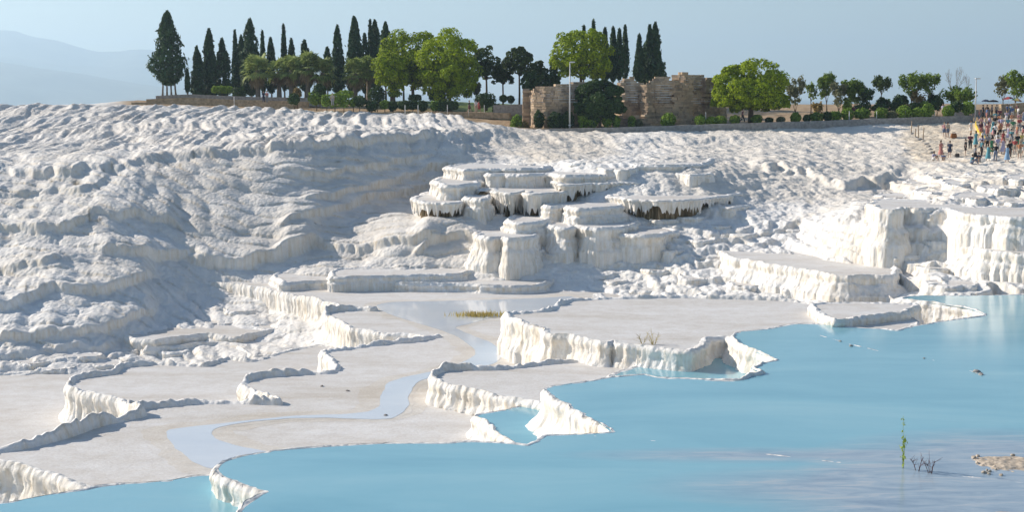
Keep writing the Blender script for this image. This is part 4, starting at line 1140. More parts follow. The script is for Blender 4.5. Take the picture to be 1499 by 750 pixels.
def limbs(mb, base, tips, r0):
    for t in tips:
        t = Vector(t); b_ = Vector(base)
        m1 = b_.lerp(t, 0.5) + Vector((rnd.uniform(-.25, .25), rnd.uniform(-.25, .25), rnd.uniform(-.1, .35)))
        mb.tube([b_, m1, t], [r0, r0 * .65, r0 * .2], 6)
def round_pine(name, u, vc, rx, ry, d, label, mat, lobes=(), vb=None, dens=1.0, cat='pine', group='round pines on the ridge', flat=0.62, trunk=0.24):
    base = foot(u, d)
    k = mpp(d)
    C = np.array([0, 0, pt(u, vc, d).z - base.z]); RX, RZ = rx * k, ry * k
    root = empty(name, base)
    ch = []
    tips = []
    for (ox, oz, sx, sz) in [(0, 0, 1, 1), *lobes]:
        c = C + np.array([ox * RX, NR.uniform(-.2, .2) * RX, oz * RZ])
        ax = np.array([RX * sx, RX * sx * 0.9, RZ * sz])
        nc = int(76 * dens * (sx * sz) ** 0.7)
        dirs = unit(nc * 2); dirs = dirs[dirs[:, 2] > -flat][:nc]
        for dv in dirs:
            rr = NR.uniform(0.15, 0.30) * (ax[0] * ax[2]) ** .5
            cc = c + dv * (ax - rr * 0.6) * NR.uniform(0.80, 1.08)
            nl = int(105 * min(1.0, dens))
            o = unit(nl); o = np.where((np.sum(o * dv, 1) < -0.35)[:, None], -o, o)
            o[:, 2] = np.where(o[:, 2] < -.5, -o[:, 2], o[:, 2])
            ch.append(leaves(cc + o * rr * NR.uniform(0.75, 1.05, nl)[:, None] * np.array([1, 1, 0.85]), o + 0.3 * dv, 0.25, 1.5))
        core = unit(int(520 * dens * sx)); core = core * NR.uniform(0.2, 0.68, len(core))[:, None]
        ch.append(leaves(c + core * ax * np.array([1, 1, .85]), core, 0.55, 1.2))
        tips += [tuple(c + np.array(dv) * ax * 0.6) for dv in unit(5)]
    crown('crown', ch, mat, root)
    mb = MB()
    hb = C[2] - RZ * 0.45
    mb.tube([(0, 0, -0.4), (0.05, 0, hb * .5), (0.0, 0, hb)], [trunk * 1.25, trunk, trunk * .8], 9)
    limbs(mb, (0, 0, hb * .9), tips, trunk * .6)
    mb.build('trunk', M_bark, root, True)
    return tag(root, label, cat, group)
round_pine('umbrella_pine', 604, 92, 53, 49, 210, 'broad bright green umbrella pine beside the ragged cypresses', M_pine, lobes=((-.45, -.3, .5, .5), (.35, -.35, .55, .55)), dens=1.15, flat=.85)
round_pine('umbrella_pine', 658, 100, 45, 55, 204, 'tall full umbrella pine with a dark lower crown over the lawn', M_pine, lobes=((.35, -.25, .6, .7), (-.3, -.4, .5, .55)), dens=1.2, flat=.9)
round_pine('umbrella_pine', 573, 110, 26, 30, 204, 'smaller yellow-green pine tucked under the broad umbrella pine', M_pine, dens=.8, flat=.85)
round_pine('umbrella_pine', 850, 84, 46, 40, 206, 'single round pine behind the curved apse', M_pine, dens=1.1, flat=.8)
round_pine('umbrella_pine', 1099, 129, 54, 40, 186, 'large sunlit round pine standing beside the footpath', M_pine, dens=1.3, flat=.7, trunk=.34, lobes=((-.42, -.42, .62, .55), (.42, -.45, .6, .52), (0, -.55, .6, .45)))
round_pine('dark_pine', 712, 98, 23, 30, 212, 'dark open pine next to the tall full umbrella pine', M_pine2, dens=.55, flat=.5, trunk=.16)
round_pine('dark_pine', 760, 95, 23, 25, 208, 'slender pine with a bare straight trunk by the retaining wall', M_pine2, dens=.6, flat=.45, trunk=.15)
round_pine('dark_pine', 736, 112, 16, 19, 212, 'low dark pine crown between two slender pines', M_pine2, dens=.45, flat=.5, trunk=.13)
round_pine('dark_pine', 785, 106, 16, 17, 213, 'small dark pine above the laurel beside the apse', M_pine2, dens=.45, flat=.5, trunk=.12)
round_pine('laurel_tree', 780, 123, 16, 19, 200, 'dense dark laurel tree rising behind the apse end', M_bush2, dens=.6, flat=1.0, trunk=.12, cat='laurel', group='laurel trees')
round_pine('laurel_tree', 806, 118, 14, 22, 206, 'dark laurel half hidden between apse and round pine', M_bush2, dens=.5, flat=1.0, trunk=.12, cat='laurel', group='laurel trees')
round_pine('laurel_tree', 878, 144, 36, 27, 182.5, 'huge dark rounded laurel bush between the two ruins', M_bush2, dens=1.2, lobes=((-.42, -.55, .62, .55), (.42, -.55, .62, .55), (0, -.7, .6, .5)), flat=1.0, trunk=.2, cat='laurel', group='laurel trees')

# ---- palms: one mesh, copied
def palm_meshes(seed):
    rg = random.Random(seed); v = []; f = []; v2 = []; f2 = []
    def frond(vv, ff, az, el, Ls, Lb, nb=11):
        o = Vector((0, 0, 0)); d = Vector((math.cos(az) * math.cos(el), math.sin(az) * math.cos(el), math.sin(el)))
        tip = d * Ls - Vector((0, 0, 0.10 * Ls))
        side = d.cross(Vector((0, 0, 1))).normalized(); n = side.cross(d).normalized()
        i = len(vv); vv += [tuple(o - side * .04), tuple(o + side * .04), tuple(tip + side * .03), tuple(tip - side * .03)]; ff.append((i, i + 1, i + 2, i + 3))
        for k in range(nb):
            a = (k / (nb - 1) - .5) * 3.6
            bd = (d * math.cos(a) + side * math.sin(a)).normalized()
            e = tip + bd * Lb * rg.uniform(.85, 1.1) - Vector((0, 0, .28 * Lb * rg.uniform(.5, 1.3))) + n * rg.uniform(-.1, .15)
            m = tip + bd * Lb * .55 + n * .06
            w = d.cross(bd); w = (n.cross(bd)).normalized() * .085
            i = len(vv); vv += [tuple(tip), tuple(m + w), tuple(e), tuple(m - w)]; ff.append((i, i + 1, i + 2, i + 3))
    for k in range(46):
        frond(v, f, rg.uniform(0, 6.283), rg.uniform(-0.55, 1.35), rg.uniform(.7, 1.05), rg.uniform(.7, .95))
    for k in range(30):
        frond(v2, f2, rg.uniform(0, 6.283), rg.uniform(-1.3, -0.6), rg.uniform(.5, .9), rg.uniform(.6, .9), 7)
    a = bpy.data.meshes.new('palm_fronds'); a.from_pydata(v, [], f); a.materials.append(M_palm)
    b_ = bpy.data.meshes.new('palm_skirt'); b_.from_pydata(v2, [], f2); b_.materials.append(M_deadpalm)
    return a, b_
PALM = [palm_meshes(s) for s in (1, 2)]
trunk_me = MB().tube([(0, 0, -.3), (0, 0, .15), (0.02, 0, .5), (0, 0, 1.0)], [.42, .36, .31, .27], 10).mesh('palm_trunk', True); trunk_me.materials.append(M_bark2)
for i, (u, vc, d, s, lab) in enumerate([(378, 103, 218, 2.15, 'stout fan palm standing apart in front of the tall wide cypress'), (409, 105, 220, 1.7, 'fan palm beside the gap past the first palm'), (427, 103, 218, 1.9, 'fan palm in front of the tallest pencil cypress'),
                               (451, 99, 217, 2.0, 'tall fan palm over the round clipped shrub'), (473, 106, 217, 1.95, 'fan palm beside the tall narrow lone cypress'), (520, 108, 217, 1.9, 'fan palm under the highest cypress'), (540, 101, 219, 1.7, 'fan palm touching the smaller yellow-green pine')]):
    b_ = foot(u, d); zc = pt(u, vc, d).z - b_.z
    root = empty('fan_palm', b_, rnd.uniform(0, 6))
    a, sk = PALM[i % 2]
    o = mesh_obj('crown', a, None, root); o.location = (0, 0, zc); o.scale = (s * .78, s * .78, s * .95)
    o = mesh_obj('dead_frond_skirt', sk, None, root); o.location = (0, 0, zc); o.scale = (s * .7, s * .7, s * .9)
    o = mesh_obj('trunk', trunk_me, None, root); o.scale = (1.15, 1.15, zc)
    tag(root, lab, 'palm', 'fan palms on the ridge')

# ---- shrubs
def shrub_mesh(boxy, n, seed):
    o = unit(n); p = o.copy()
    if boxy:
        m_ = np.max(np.abs(p), axis=1, keepdims=True); p = p / m_ * 0.55 + p * 0.45
    lum = 1 + 0.16 * fbm(o[:, 0] * 3 + seed, o[:, 1] * 3 + o[:, 2] * 2, 3, seed)
    p = p * (lum * NR.uniform(0.82, 1.02, n))[:, None]
    inner = unit(n // 4) * NR.uniform(.3, .75, n // 4)[:, None]
    pos = np.concatenate([p, inner]); nr = np.concatenate([o, inner])
    pos[:, 2] = pos[:, 2] * 0.5 + 0.5
    return leaves(pos, nr, 0.24, 1.4)
SHR = []
for k in range(4):
    co, q = shrub_mesh(k >= 2, 650, 3 + k)
    SHR.append((co, q))
stem_me = MB().tube([(0, 0, -.3), (0.03, 0, .2), (0, 0, .6)], [.08, .06, .03], 6).mesh('stem', True); stem_me.materials.append(M_bark)
def shrub(u, vc, rx, ry, d, label, mat=None, boxy=False, group='clipped shrubs on the ridge', name='shrub', seed=0, depth=None):
    mat = mat or M_bush
    k = mpp(d); W, H = rx * k, ry * k * 2
    p = pt(u, vc, d); gz = ground(p.x, p.y)
    zc = p.z - H / 2
    root = empty(name, (p.x, p.y, min(zc, max(gz, zc - .8))))
    dz = zc - root.location.z
    n = int(np.clip(260 + 130 * W * H * 1.6, 260, 1500))
    o = unit(n); q = o.copy()
    if boxy:
        m_ = np.max(np.abs(q), axis=1, keepdims=True); q = q / m_ * 0.65 + q * 0.35
    sd_ = int(u) % 97
    q = q * ((1 + 0.22 * fbm(o[:, 0] * 2.5 + sd_, o[:, 1] * 2.5 + o[:, 2] * 2, 3, sd_)) * NR.uniform(0.8, 1.04, n))[:, None]
    inner = unit(n // 3) * NR.uniform(.25, .75, n // 3)[:, None]
    pos = np.concatenate([q, inner]) * np.array([W, depth or max(W * .8, .5) if not depth else depth, H / 2]) + np.array([0, 0, H / 2 + dz])
    crown('foliage', [leaves(pos, np.concatenate([o, inner]), 0.22, 1.4)], mat, root)
    s = mesh_obj('stem', stem_me, None, root); s.scale = (1, 1, max(.6, H * .8 + dz))
    return tag(root, label, 'shrub', group)
SHADE = {}
ROW = 'row'; rown = 0
for (u, vc, rx, ry, mat, lab) in [
    (756, 184, 8, 12, M_bush, 'upright bright shrub at the end of the footpath, left of the apse foot'), (768, 187, 6, 7, M_ochre, 'dry ochre shrub at the apse foot'), (789, 177, 7, 12, M_bush2, 'narrow dark shrub against the curved apse'),
    (813, 178, 10, 11, M_bush2, ROW), (830, 178, 10, 11, M_bush2, ROW), (854, 177, 7, 12, M_bush, ROW), (867, 177, 8, 11, M_bush, ROW), (889, 177, 7, 11, M_bush, ROW), (902, 179, 5, 8, M_bush, ROW),
    (925, 180, 5, 8, M_bush, ROW), (935, 182, 5, 5, M_olive, ROW), (978, 178, 10, 10, M_bush, 'single round clipped shrub below the ruin tower'), (1025, 178, 7, 7, M_bush, ROW), (1042, 179, 8, 6, M_bush, ROW), (1055, 178, 8, 6, M_bush, ROW), (1076, 177, 7, 6, M_bush, ROW),
    (1108, 176, 7, 6, M_bush, 'clipped shrub right under the large sunlit round pine'), (1126, 178, 5, 4, M_bush2, ROW), (1143, 177, 6, 4, M_olive, ROW), (1165, 174, 7, 7, M_bush, ROW), (1181, 175, 5, 5, M_bush2, ROW), (1195, 173, 10, 6, M_bush, ROW), (1211, 172, 6, 6, M_bush2, ROW), (1223, 171, 9, 6, M_bush, ROW),
    (1241, 169, 8, 8, M_bush, ROW), (1262, 168, 11, 7, M_bush, ROW), (1290, 168, 9, 8, M_bush, ROW), (1306, 170, 7, 5, M_olive, ROW), (1323, 166, 10, 9, M_bush, ROW), (1343, 167, 9, 7, M_bush, ROW), (1358, 164, 8, 10, M_bush, ROW), (1388, 165, 8, 9, M_bush, ROW), (1400, 158, 8, 7, M_bush2, ROW), (1417, 160, 9, 9, M_bush, ROW)]:
    if lab == ROW:
        lab = '%s shrub at the footpath kerb, %s in the row from the curved apse' % ({M_bush: 'bright green', M_bush2: 'dark green', M_olive: 'olive grey'}[mat], ORD[rown]); rown += 1
    shrub(u, vc - 1.5, rx * 1.08, ry * 1.1, 181.5 + max(0, u - 760) * .008, lab, mat, group='shrubs along the footpath')
GR = 'mixed'; grn = 0
for (u, vc, rx, ry, mat, bx, lab) in [
    (430, 145, 8, 8, M_bush2, False, 'small dark ball shrub on the soil before the palms'), (435, 137, 6, 8, M_ochre, False, 'reddish dry shrub behind the dark ball shrub'), (463, 143, 12, 10, M_bush, False, 'round clipped shrub under the tall fan palm'), (478, 147, 7, 8, M_bush, True, GR), (490, 147, 7, 9, M_bush, True, 'boxy clipped hedge bush beside the lone narrow cypress'), (503, 147, 8, 9, M_bush, True, 'boxy clipped hedge bush under the highest cypress'),
    (517, 150, 5, 6, M_bush, False, GR), (526, 148, 10, 8, M_bush2, False, GR), (544, 155, 8, 7, M_bush2, True, GR), (552, 140, 13, 14, M_bush2, False, 'large dark shrub before the smaller yellow-green pine'), (563, 153, 7, 6, M_bush, False, GR), (575, 155, 7, 7, M_bush2, False, GR), (592, 154, 8, 6, M_bush2, True, GR), (604, 154, 6, 6, M_bush2, True, GR),
    (618, 155, 8, 7, M_bush2, True, GR), (637, 155, 6, 7, M_bush, True, GR), (647, 155, 6, 7, M_bush2, True, GR), (662, 154, 9, 6, M_bush2, True, GR), (710, 147, 15, 11, M_bush2, False, 'big dark shrub beside the trodden path walkers'), (728, 160, 7, 8, M_bush2, False, 'grey-green shrub before the retaining wall'),
    (737, 144, 6, 5, M_bush2, False, GR), (748, 145, 5, 5, M_bush2, False, GR), (640, 142, 12, 6, M_bush2, True, GR), (608, 143, 9, 4, M_bush2, True, GR), (578, 137, 10, 5, M_bush, False, GR), (505, 138, 12, 6, M_bush, False, GR), (468, 133, 10, 10, M_bush2, False, GR)]:
    if lab == GR:
        lab = '%s %s shrub under the pines, %s %s' % ({M_bush: 'bright', M_bush2: 'dark'}[mat], 'boxy clipped' if bx else 'rounded', ORD[grn], 'in the path-side row counted from the palms' if vc > 143 else 'in the rear row behind the path shrubs'); grn += 1
    shrub(u, vc, rx, ry, 196.5 if vc > 143 else 204, lab, mat, bx, group='shrubs under the palms and pines')
shrub(325, 131, 15, 5, 219, 'low clipped hedge under the cypresses', M_bush, True, 'low hedges', 'hedge', depth=.6)
shrub(350, 135, 10, 7, 218, 'dark end of the low hedge beside the first palm', M_bush2, True, 'low hedges', 'hedge', depth=.8)
for i, (u, vc, rx, ry, mat) in enumerate([(1262, 160, 14, 8, M_bush2), (1288, 158, 12, 6, M_bush2), (1312, 157, 14, 7, M_bush2), (1338, 157, 12, 6, M_bush2), (1352, 158, 10, 9, M_bush), (1372, 152, 9, 9, M_bush2), (1240, 158, 7, 9, M_bush)]):
    shrub(u, vc, rx, ry, 197, 'dense hedge shrub on the bank above the footpath, %s counted from the soil mound' % ORD[(i + 1) % 7], mat, group='hedge shrubs on the bank')

# ---- broad-leaved and bare trees
def branchy(mb, p, d, L, r, depth, tips, rg, spread=.55, up=.15):
    e = p + d * L
    mb.tube([p, p.lerp(e, .5) + Vector((rg.uniform(-.06, .06), rg.uniform(-.06, .06), 0)) * L, e], [r, r * .82, r * .62], 6 if depth > 1 else 4, cap=False)
    tips.append(e)
    if depth == 0: return
    for k in range(rg.choice((2, 3, 3))):
        a = Vector((rg.gauss(0, 1), rg.gauss(0, 1), rg.gauss(0, .6)))
        nd_ = (d + a * spread * .75 + Vector((0, 0, up))).normalized()
        branchy(mb, e, nd_, L * rg.uniform(.62, .82), r * .58, depth - 1, tips, rg, spread, up)
def tree(u, vt, vb, hw, d, label, mat, dens=1.0, seed=1, trunk_frac=.35, lean=0, bare=False, name='young_tree', cat='tree', leaf=.26, group='young trees on the bank'):
    rg = random.Random(seed); p = pt(u, vb, d)
    base = Vector((p.x, p.y, min(ground(p.x, p.y), p.z))); H = pt(u, vt, d).z - base.z; W = hw * mpp(d)
    root = empty(name, base)
    mb = MB(); tips = []
    t0 = Vector((lean * H * trunk_frac, 0, H * trunk_frac))
    mb.tube([(0, 0, -.3), tuple(t0 * .5 + Vector((.04, 0, 0))), tuple(t0)], [.05 + .012 * H, .045 + .009 * H, .04 + .006 * H], 7)
    for k in range(4 if not bare else 5):
        a = 2 * math.pi * k / 4 + rg.uniform(-.5, .5)
        dv = Vector((math.cos(a) * .75, math.sin(a) * .75, rg.uniform(.45, 1.1))).normalized()
        branchy(mb, t0, dv, H * (1 - trunk_frac) * .34, .035 + .006 * H, 2 if not bare else 4, tips, rg, .5 if not bare else .42, .12)
    # fit the branch spread to the crown width
    mx = max(abs(t.x - t0.x) for t in tips) or 1; mz = max(t.z for t in tips)
    sx = min(1.7, W * .85 / mx); sz = (H - t0.z) * (.93 if not bare else 1) / (mz - t0.z)
    mb.v = [(x if z <= t0.z else t0.x + (x - t0.x) * sx, y if z <= t0.z else y * sx, z if z <= t0.z else t0.z + (z - t0.z) * sz) for x, y, z in mb.v]
    tips = [Vector((t0.x + (t.x - t0.x) * sx, t.y * sx, t0.z + (t.z - t0.z) * sz)) for t in tips]
    mb.build('trunk', M_bark2 if bare else M_bark, root, True)
    if not bare:
        ch = []
        for t in tips:
            nl = int(30 * dens)
            o = unit(nl); rr = rg.uniform(.25, .75) * (W / 1.5) ** .5
            ch.append(leaves(np.array(t) + o * rr * NR.uniform(.3, 1.1, nl)[:, None], o, leaf, 1.6))
        crown('crown', ch, mat, root)
    return tag(root, label, cat, group)
tree(1164, 112, 170, 13, 190, 'pale silvery half-bare tree beside the large round pine', M_olive, .7, 3, .2, name='silvery_tree')
tree(1187, 122, 155, 8, 200, 'tiny thin sapling on top of the soil mound', M_decid, .28, 4, .45)
tree(1210, 107, 152, 13, 200, 'feathery green tree on the soil mound', M_decid, 1.1, 5, .3)
tree(1228, 120, 158, 12, 197, 'dull olive bush-like tree beside the feathery tree', M_olive, .9, 6, .15)
tree(1240, 118, 160, 10, 198, 'narrow green tree at the foot of the soil mound', M_decid, .9, 7, .2)
tree(1253, 117, 158, 15, 199, 'bushy green tree with a dark shaded side', M_decid, 1.3, 8, .15)
tree(1267, 130, 155, 11, 198, 'low dark tree touching the bushy green tree', M_bush2, 1.0, 9, .15)
tree(1282, 112, 154, 12, 199, 'small leaning tree with a grey round crown', M_pine2, .8, 10, .55, lean=.25)
tree(1293, 143, 158, 7, 199, 'knee-high dark bush tree near the leaning tree', M_bush2, .8, 12, .15)
tree(1318, 140, 160, 10, 199, 'low dark tree under the spreading green tree', M_bush2, .9, 13, .15)
tree(1334, 108, 156, 17, 199, 'spreading green tree with a forked trunk', M_decid, 1.1, 14, .35)
tree(1343, 132, 162, 13, 198, 'yellowish dry-leaved tree by the footpath', M_ochre, .6, 15, .2)
tree(1361, 109, 156, 13, 199, 'slim tree with sparse tufts of leaves', M_decid, .6, 16, .4)
tree(1367, 138, 160, 8, 199, 'compact dark tree at the foot of the bare tree', M_bush2, 1.1, 17, .2)
tree(1396, 96, 158, 20, 198, 'leafless twiggy grey tree beside the lamp post', M_decid, 1, 18, .35, bare=True, name='bare_tree')
tree(1414, 106, 150, 8, 204, 'small leafless tree behind the lamp post', M_decid, 1, 19, .35, bare=True, name='bare_tree')
tree(1405, 131, 160, 24, 196, 'flat-topped green tree under the bare branches', M_decid, 1.2, 20, .45, leaf=.3)
tree(1468, 112, 158, 12, 203, 'grey bare-topped tree behind the parasols', M_olive, .5, 21, .3)
tree(1486, 106, 158, 20, 200, 'bright green bushy tree behind the parasols', M_decid, 1.3, 22, .25)
tree(1515, 112, 158, 18, 202, 'green tree at the end of the brown retaining wall', M_decid, 1.1, 23, .25)
tree(1196, 152, 170, 7, 193, 'low scrubby tree on the soil slope', M_ochre, .5, 24, .2)
tree(697, 120, 158, 6, 208, 'thin pale sapling behind the trodden path', M_olive, .5, 25, .4)
# ------------------------------------------------------------------ people
M_skin = [simple('skin_%d' % i, c, 0.6, 0.06, 4, src='obj') for i, c in enumerate([(0.50, 0.33, 0.25), (0.38, 0.23, 0.16), (0.58, 0.41, 0.33)])]
M_hair = [simple('hair_%d' % i, c, 0.7, 0.2, 20, src='obj') for i, c in enumerate([(0.02, 0.015, 0.012), (0.07, 0.04, 0.022), (0.25, 0.17, 0.09)])]
CLOTH = {'white': (.70, .70, .70), 'navy': (.03, .045, .10), 'black': (.018, .018, .022), 'red': (.45, .035, .03), 'teal': (.04, .25, .32), 'sky blue': (.16, .36, .60), 'blue': (.06, .16, .42),
         'green': (.03, .24, .10), 'pink': (.58, .24, .26), 'lilac': (.42, .38, .60), 'orange': (.55, .20, .05), 'maroon': (.17, .03, .05), 'grey': (.28, .28, .30), 'denim': (.12, .17, .28),
         'beige': (.48, .40, .29), 'turquoise': (.05, .34, .42), 'yellow': (.62, .48, .06), 'coral': (.60, .19, .15)}
def mute(c):
    l = sum(c) / 3
    return tuple(l + (x - l) * .72 for x in c)
M_cloth = {k: simple('cloth_' + k.replace(' ', '_'), mute(c), 0.85, 0.15, 9, src='obj') for k, c in CLOTH.items()}
M_shoe = simple('shoe', (0.08, 0.07, 0.065), 0.7, 0.2, 9, src='obj')
V3 = Vector
POSES = {   # joint positions, metres: hips, knees, ankles, toes, shoulders, elbows, wrists (left +x)
 'stand': dict(hip=.92, kn=[(.10, -.01, .50), (-.10, -.01, .50)], an=[(.11, .02, .08), (-.11, .02, .08)], el=[(.25, .02, 1.12), (-.25, .02, 1.12)], wr=[(.26, -.06, .88), (-.26, -.06, .88)]),
 'walk': dict(hip=.90, kn=[(.09, -.16, .50), (-.09, .06, .48)], an=[(.09, -.26, .09), (-.09, .34, .14)], el=[(.25, .14, 1.13), (-.25, -.10, 1.13)], wr=[(.24, .10, .90), (-.24, -.24, .95)]),
 'phone': dict(hip=.92, kn=[(.11, -.02, .50), (-.11, .02, .50)], an=[(.13, .02, .08), (-.13, .04, .08)], el=[(.27, -.16, 1.18), (-.27, -.16, 1.18)], wr=[(.08, -.34, 1.42), (-.08, -.34, 1.42)]),
 'akimbo': dict(hip=.92, kn=[(.12, .0, .50), (-.09, -.05, .50)], an=[(.15, .02, .08), (-.10, .02, .08)], el=[(.40, .10, 1.13), (-.26, .02, 1.12)], wr=[(.20, -.05, 1.02), (-.28, -.08, .89)]),
 'sit': dict(hip=.12, kn=[(.14, -.40, .50), (-.14, -.42, .46)], an=[(.13, -.60, .08), (-.13, -.66, .08)], el=[(.27, -.14, .38), (-.27, -.14, .38)], wr=[(.14, -.38, .48), (-.14, -.38, .46)]),
}
def person_meshes(key):
    P = POSES[key]; hz_ = P['hip']; up = hz_ - .92
    lean = -0.10 if key == 'sit' else 0.0
    verts, rads, edges = [], [], []
    def add(p, r, parent=None):
        verts.append(tuple(p)); rads.append(r)
        if parent is not None: edges.append((parent, len(verts) - 1))
        return len(verts) - 1
    pel = add((0, 0, .95 + up), (.135, .10)); wa = add((0, lean * .3, 1.10 + up), (.12, .09), pel); ch = add((0, lean * .7, 1.30 + up), (.145, .105), wa)
    nk = add((0, lean, 1.45 + up), (.07, .065), ch); nk2 = add((0, lean - .01, 1.52 + up), (.052, .055), nk)
    h1 = add((0, lean - .02, 1.60 + up), (.072, .088), nk2); h2 = add((0, lean - .015, 1.68 + up), (.07, .085), h1); add((0, lean, 1.73 + up), (.04, .05), h2)
    for s, i in ((1, 0), (-1, 1)):
        hp = add((s * .095, 0, .88 + up), (.088, .09), pel)
        kn = add(P['kn'][i], (.055, .058), hp); an = add(P['an'][i], (.035, .038), kn)
        a = V3(P['an'][i]); add(a + V3((s * .02, -.14, -.05)), (.036, .024), an)
        sh = add((s * .175, lean * .95, 1.41 + up), (.06, .06), ch); el = add(P['el'][i], (.038, .038), sh); wr = add(P['wr'][i], (.028, .026), el)
        e, w = V3(P['el'][i]), V3(P['wr'][i]); dv = (w - e).normalized()
        palm = add(w + dv * .07, (.036, .02), wr); add(w + dv * .165, (.022, .014), palm)
        add(w + dv * .06 + V3((-s * .035, -.03, 0)), (.012, .012), palm)
    me = bpy.data.meshes.new('body_' + key); me.from_pydata(verts, edges, [])
    o = bpy.data.objects.new('tmp_body', me); COL.objects.link(o)
    md = o.modifiers.new('skin', 'SKIN')
    for sv, r in zip(me.skin_vertices[0].data, rads): sv.radius = r
    me.skin_vertices[0].data[0].use_root = True
    md.use_smooth_shade = True
    sb = o.modifiers.new('sub', 'SUBSURF'); sb.levels = 1; sb.render_levels = 1
    dg = bpy.context.evaluated_depsgraph_get()
    body = bpy.data.meshes.new_from_object(o.evaluated_get(dg)); body.name = 'person_body_' + key
    bpy.data.objects.remove(o)
    L = {}
    L['body'] = body
    def shell(build):
        mb = MB(); build(mb); m_ = mb.mesh('wear_' + key, True); return m_
    sh = [V3((s * .175, lean * .95, 1.41 + up)) for s in (1, -1)]
    def torso(mb, z0, r0, z1=1.46):
        n = 12; rings = [(z0, r0, r0 * .75), (1.10, .155, .125), (1.30, .185, .14), (1.41, .17, .12), (z1, .075, .075)]
        base = len(mb.v)
        for z, rx, ry in rings:
            for k in range(n):
                t = 2 * math.pi * k / n
                mb.v.append((rx * math.cos(t), ry * math.sin(t) + lean * max(0, (z - .95)) / .5, z + up))
        for i in range(len(rings) - 1):
            for k in range(n):
                k2 = (k + 1) % n; mb.f.append((base + i * n + k, base + i * n + k2, base + (i + 1) * n + k2, base + (i + 1) * n + k))
    def shirt(mb):
        torso(mb, .90, .17)
        for i in (0, 1):
            e = V3(P['el'][i]); mb.tube([sh[i] + V3((0, 0, .02)), sh[i].lerp(e, .75)], [.082, .068], 8, cap=False)
    def legs(mb, frac, wide=0.0):
        for i, s in ((0, 1), (1, -1)):
            hp = V3((s * .095, 0, .93 + up)); kn = V3(P['kn'][i]); an = V3(P['an'][i])
            if frac <= 1: mb.tube([hp, hp.lerp(kn, .5), hp.lerp(kn, frac)], [.122, .105 + wide, .09 + wide], 9, cap=False)
            else: mb.tube([hp, hp.lerp(kn, .5), kn, an + V3((0, 0, .03))], [.122, .10, .078, .062], 9, cap=False)
        mb.tube([(0, 0, .86 + up), (0, 0, .98 + up), (0, lean * .2, 1.04 + up)], [.165, .165, .15], 12, cap=False)
    def dress(mb):
        torso(mb, .95, .16)
        if key == 'sit':
            legs(mb, .95, .03)
        else:
            mb.lathe([(.155, .97), (.19, .80), (.25, .50), (.30, .28)], 14, (0, 0, up))
    L['shirt'] = shell(shirt); L['shorts'] = shell(lambda mb: legs(mb, .85, .02)); L['trousers'] = shell(lambda mb: legs(mb, 2)); L['dress'] = shell(dress)
    def hair_s(mb):
        mb.lathe([(.085, 1.60), (.096, 1.66), (.09, 1.72), (.06, 1.765), (0.0, 1.78)], 10, (0, lean + .012, up))
    def hair_l(mb):
        hair_s(mb); mb.tube([(0, lean + .05, 1.66 + up), (0, lean + .085, 1.54 + up), (0, lean + .10, 1.36 + up)], [.08, .085, .04], 8)
    def hat(mb):
        mb.lathe([(.19, 1.665), (.18, 1.675), (.10, 1.68), (.095, 1.76), (.05, 1.79), (0, 1.79)], 14, (0, lean, up))
    L['hair_short'] = shell(hair_s); L['hair_long'] = shell(hair_l); L['sun_hat'] = shell(hat)
    return L
PM = {k: person_meshes(k) for k in POSES}
def slot(o, mat):
    if not o.data.materials: o.data.materials.append(None)
    o.material_slots[0].link = 'OBJECT'; o.material_slots[0].material = mat
    return o
def person(u, v, pose, top, bottom, label, rz=None, head='hair_short', tone=None, hairc=None, h=1.0, hatc='beige', group='visitors on the slope', at=None):
    p = at or hit(u, v)
    L = PM[pose]
    b_ = slot(mesh_obj('person', L['body']), M_skin[tone if tone is not None else rnd.randrange(3)])
    b_.location = p; b_.rotation_euler = (0, 0, rz if rz is not None else rnd.uniform(-3.1, 3.1)); b_.scale = (h, h, h)
    if bottom == 'dress':
        slot(mesh_obj('dress', L['dress'], None, b_), M_cloth[top])
    else:
        slot(mesh_obj('shirt', L['shirt'], None, b_), M_cloth[top])
        kind, colr = bottom.split('/')
        slot(mesh_obj(kind, L[kind], None, b_), M_cloth[colr])
    if head == 'sun_hat':
        slot(mesh_obj('sun_hat', L['sun_hat'], None, b_), M_cloth[hatc])
    slot(mesh_obj('hair', L['hair_long' if head == 'hair_long' else 'hair_short'], None, b_), M_hair[hairc if hairc is not None else rnd.randrange(3)])
    return tag(b_, label, 'person', group)
NEAR = 'visitors on the beige crust beside the barrier'
person(1382, 201, 'akimbo', 'pink', 'shorts/denim', 'person in a pink top and denim shorts, hand on hip, beside a companion in beige', -.3, 'hair_long', group=NEAR)
person(1387, 201, 'stand', 'beige', 'shorts/denim', 'person in a beige top and denim shorts standing close to a companion in pink', .3, 'hair_long', group=NEAR)
person(1390, 231, 'stand', 'navy', 'shorts/navy', 'person all in navy with shorts standing near the seated group', 2.6, group=NEAR)
person(1377, 230, 'akimbo', 'coral', 'dress', 'person in a coral dress beside the seated group', .4, 'hair_long', group=NEAR)
person(1366, 235, 'sit', 'lilac', 'shorts/white', 'person in lilac and white sitting on the crust', .6, 'hair_short', group=NEAR)
person(1381, 235, 'sit', 'blue', 'shorts/grey', 'child in a blue shirt sitting at the feet of the person in coral', -.4, h=.8, group=NEAR)
person(1413, 228, 'stand', 'black', 'shorts/black', 'person all in black standing alone below the yellow barrier', 1.2, 'hair_short', group=NEAR)
person(1420, 219, 'stand', 'maroon', 'trousers/black', 'person in maroon and black trousers by the yellow barrier', 2.9, group=NEAR)
person(1421, 198, 'akimbo', 'white', 'shorts/white', 'person in white leaning at the bend of the yellow barrier', .7, group=NEAR)
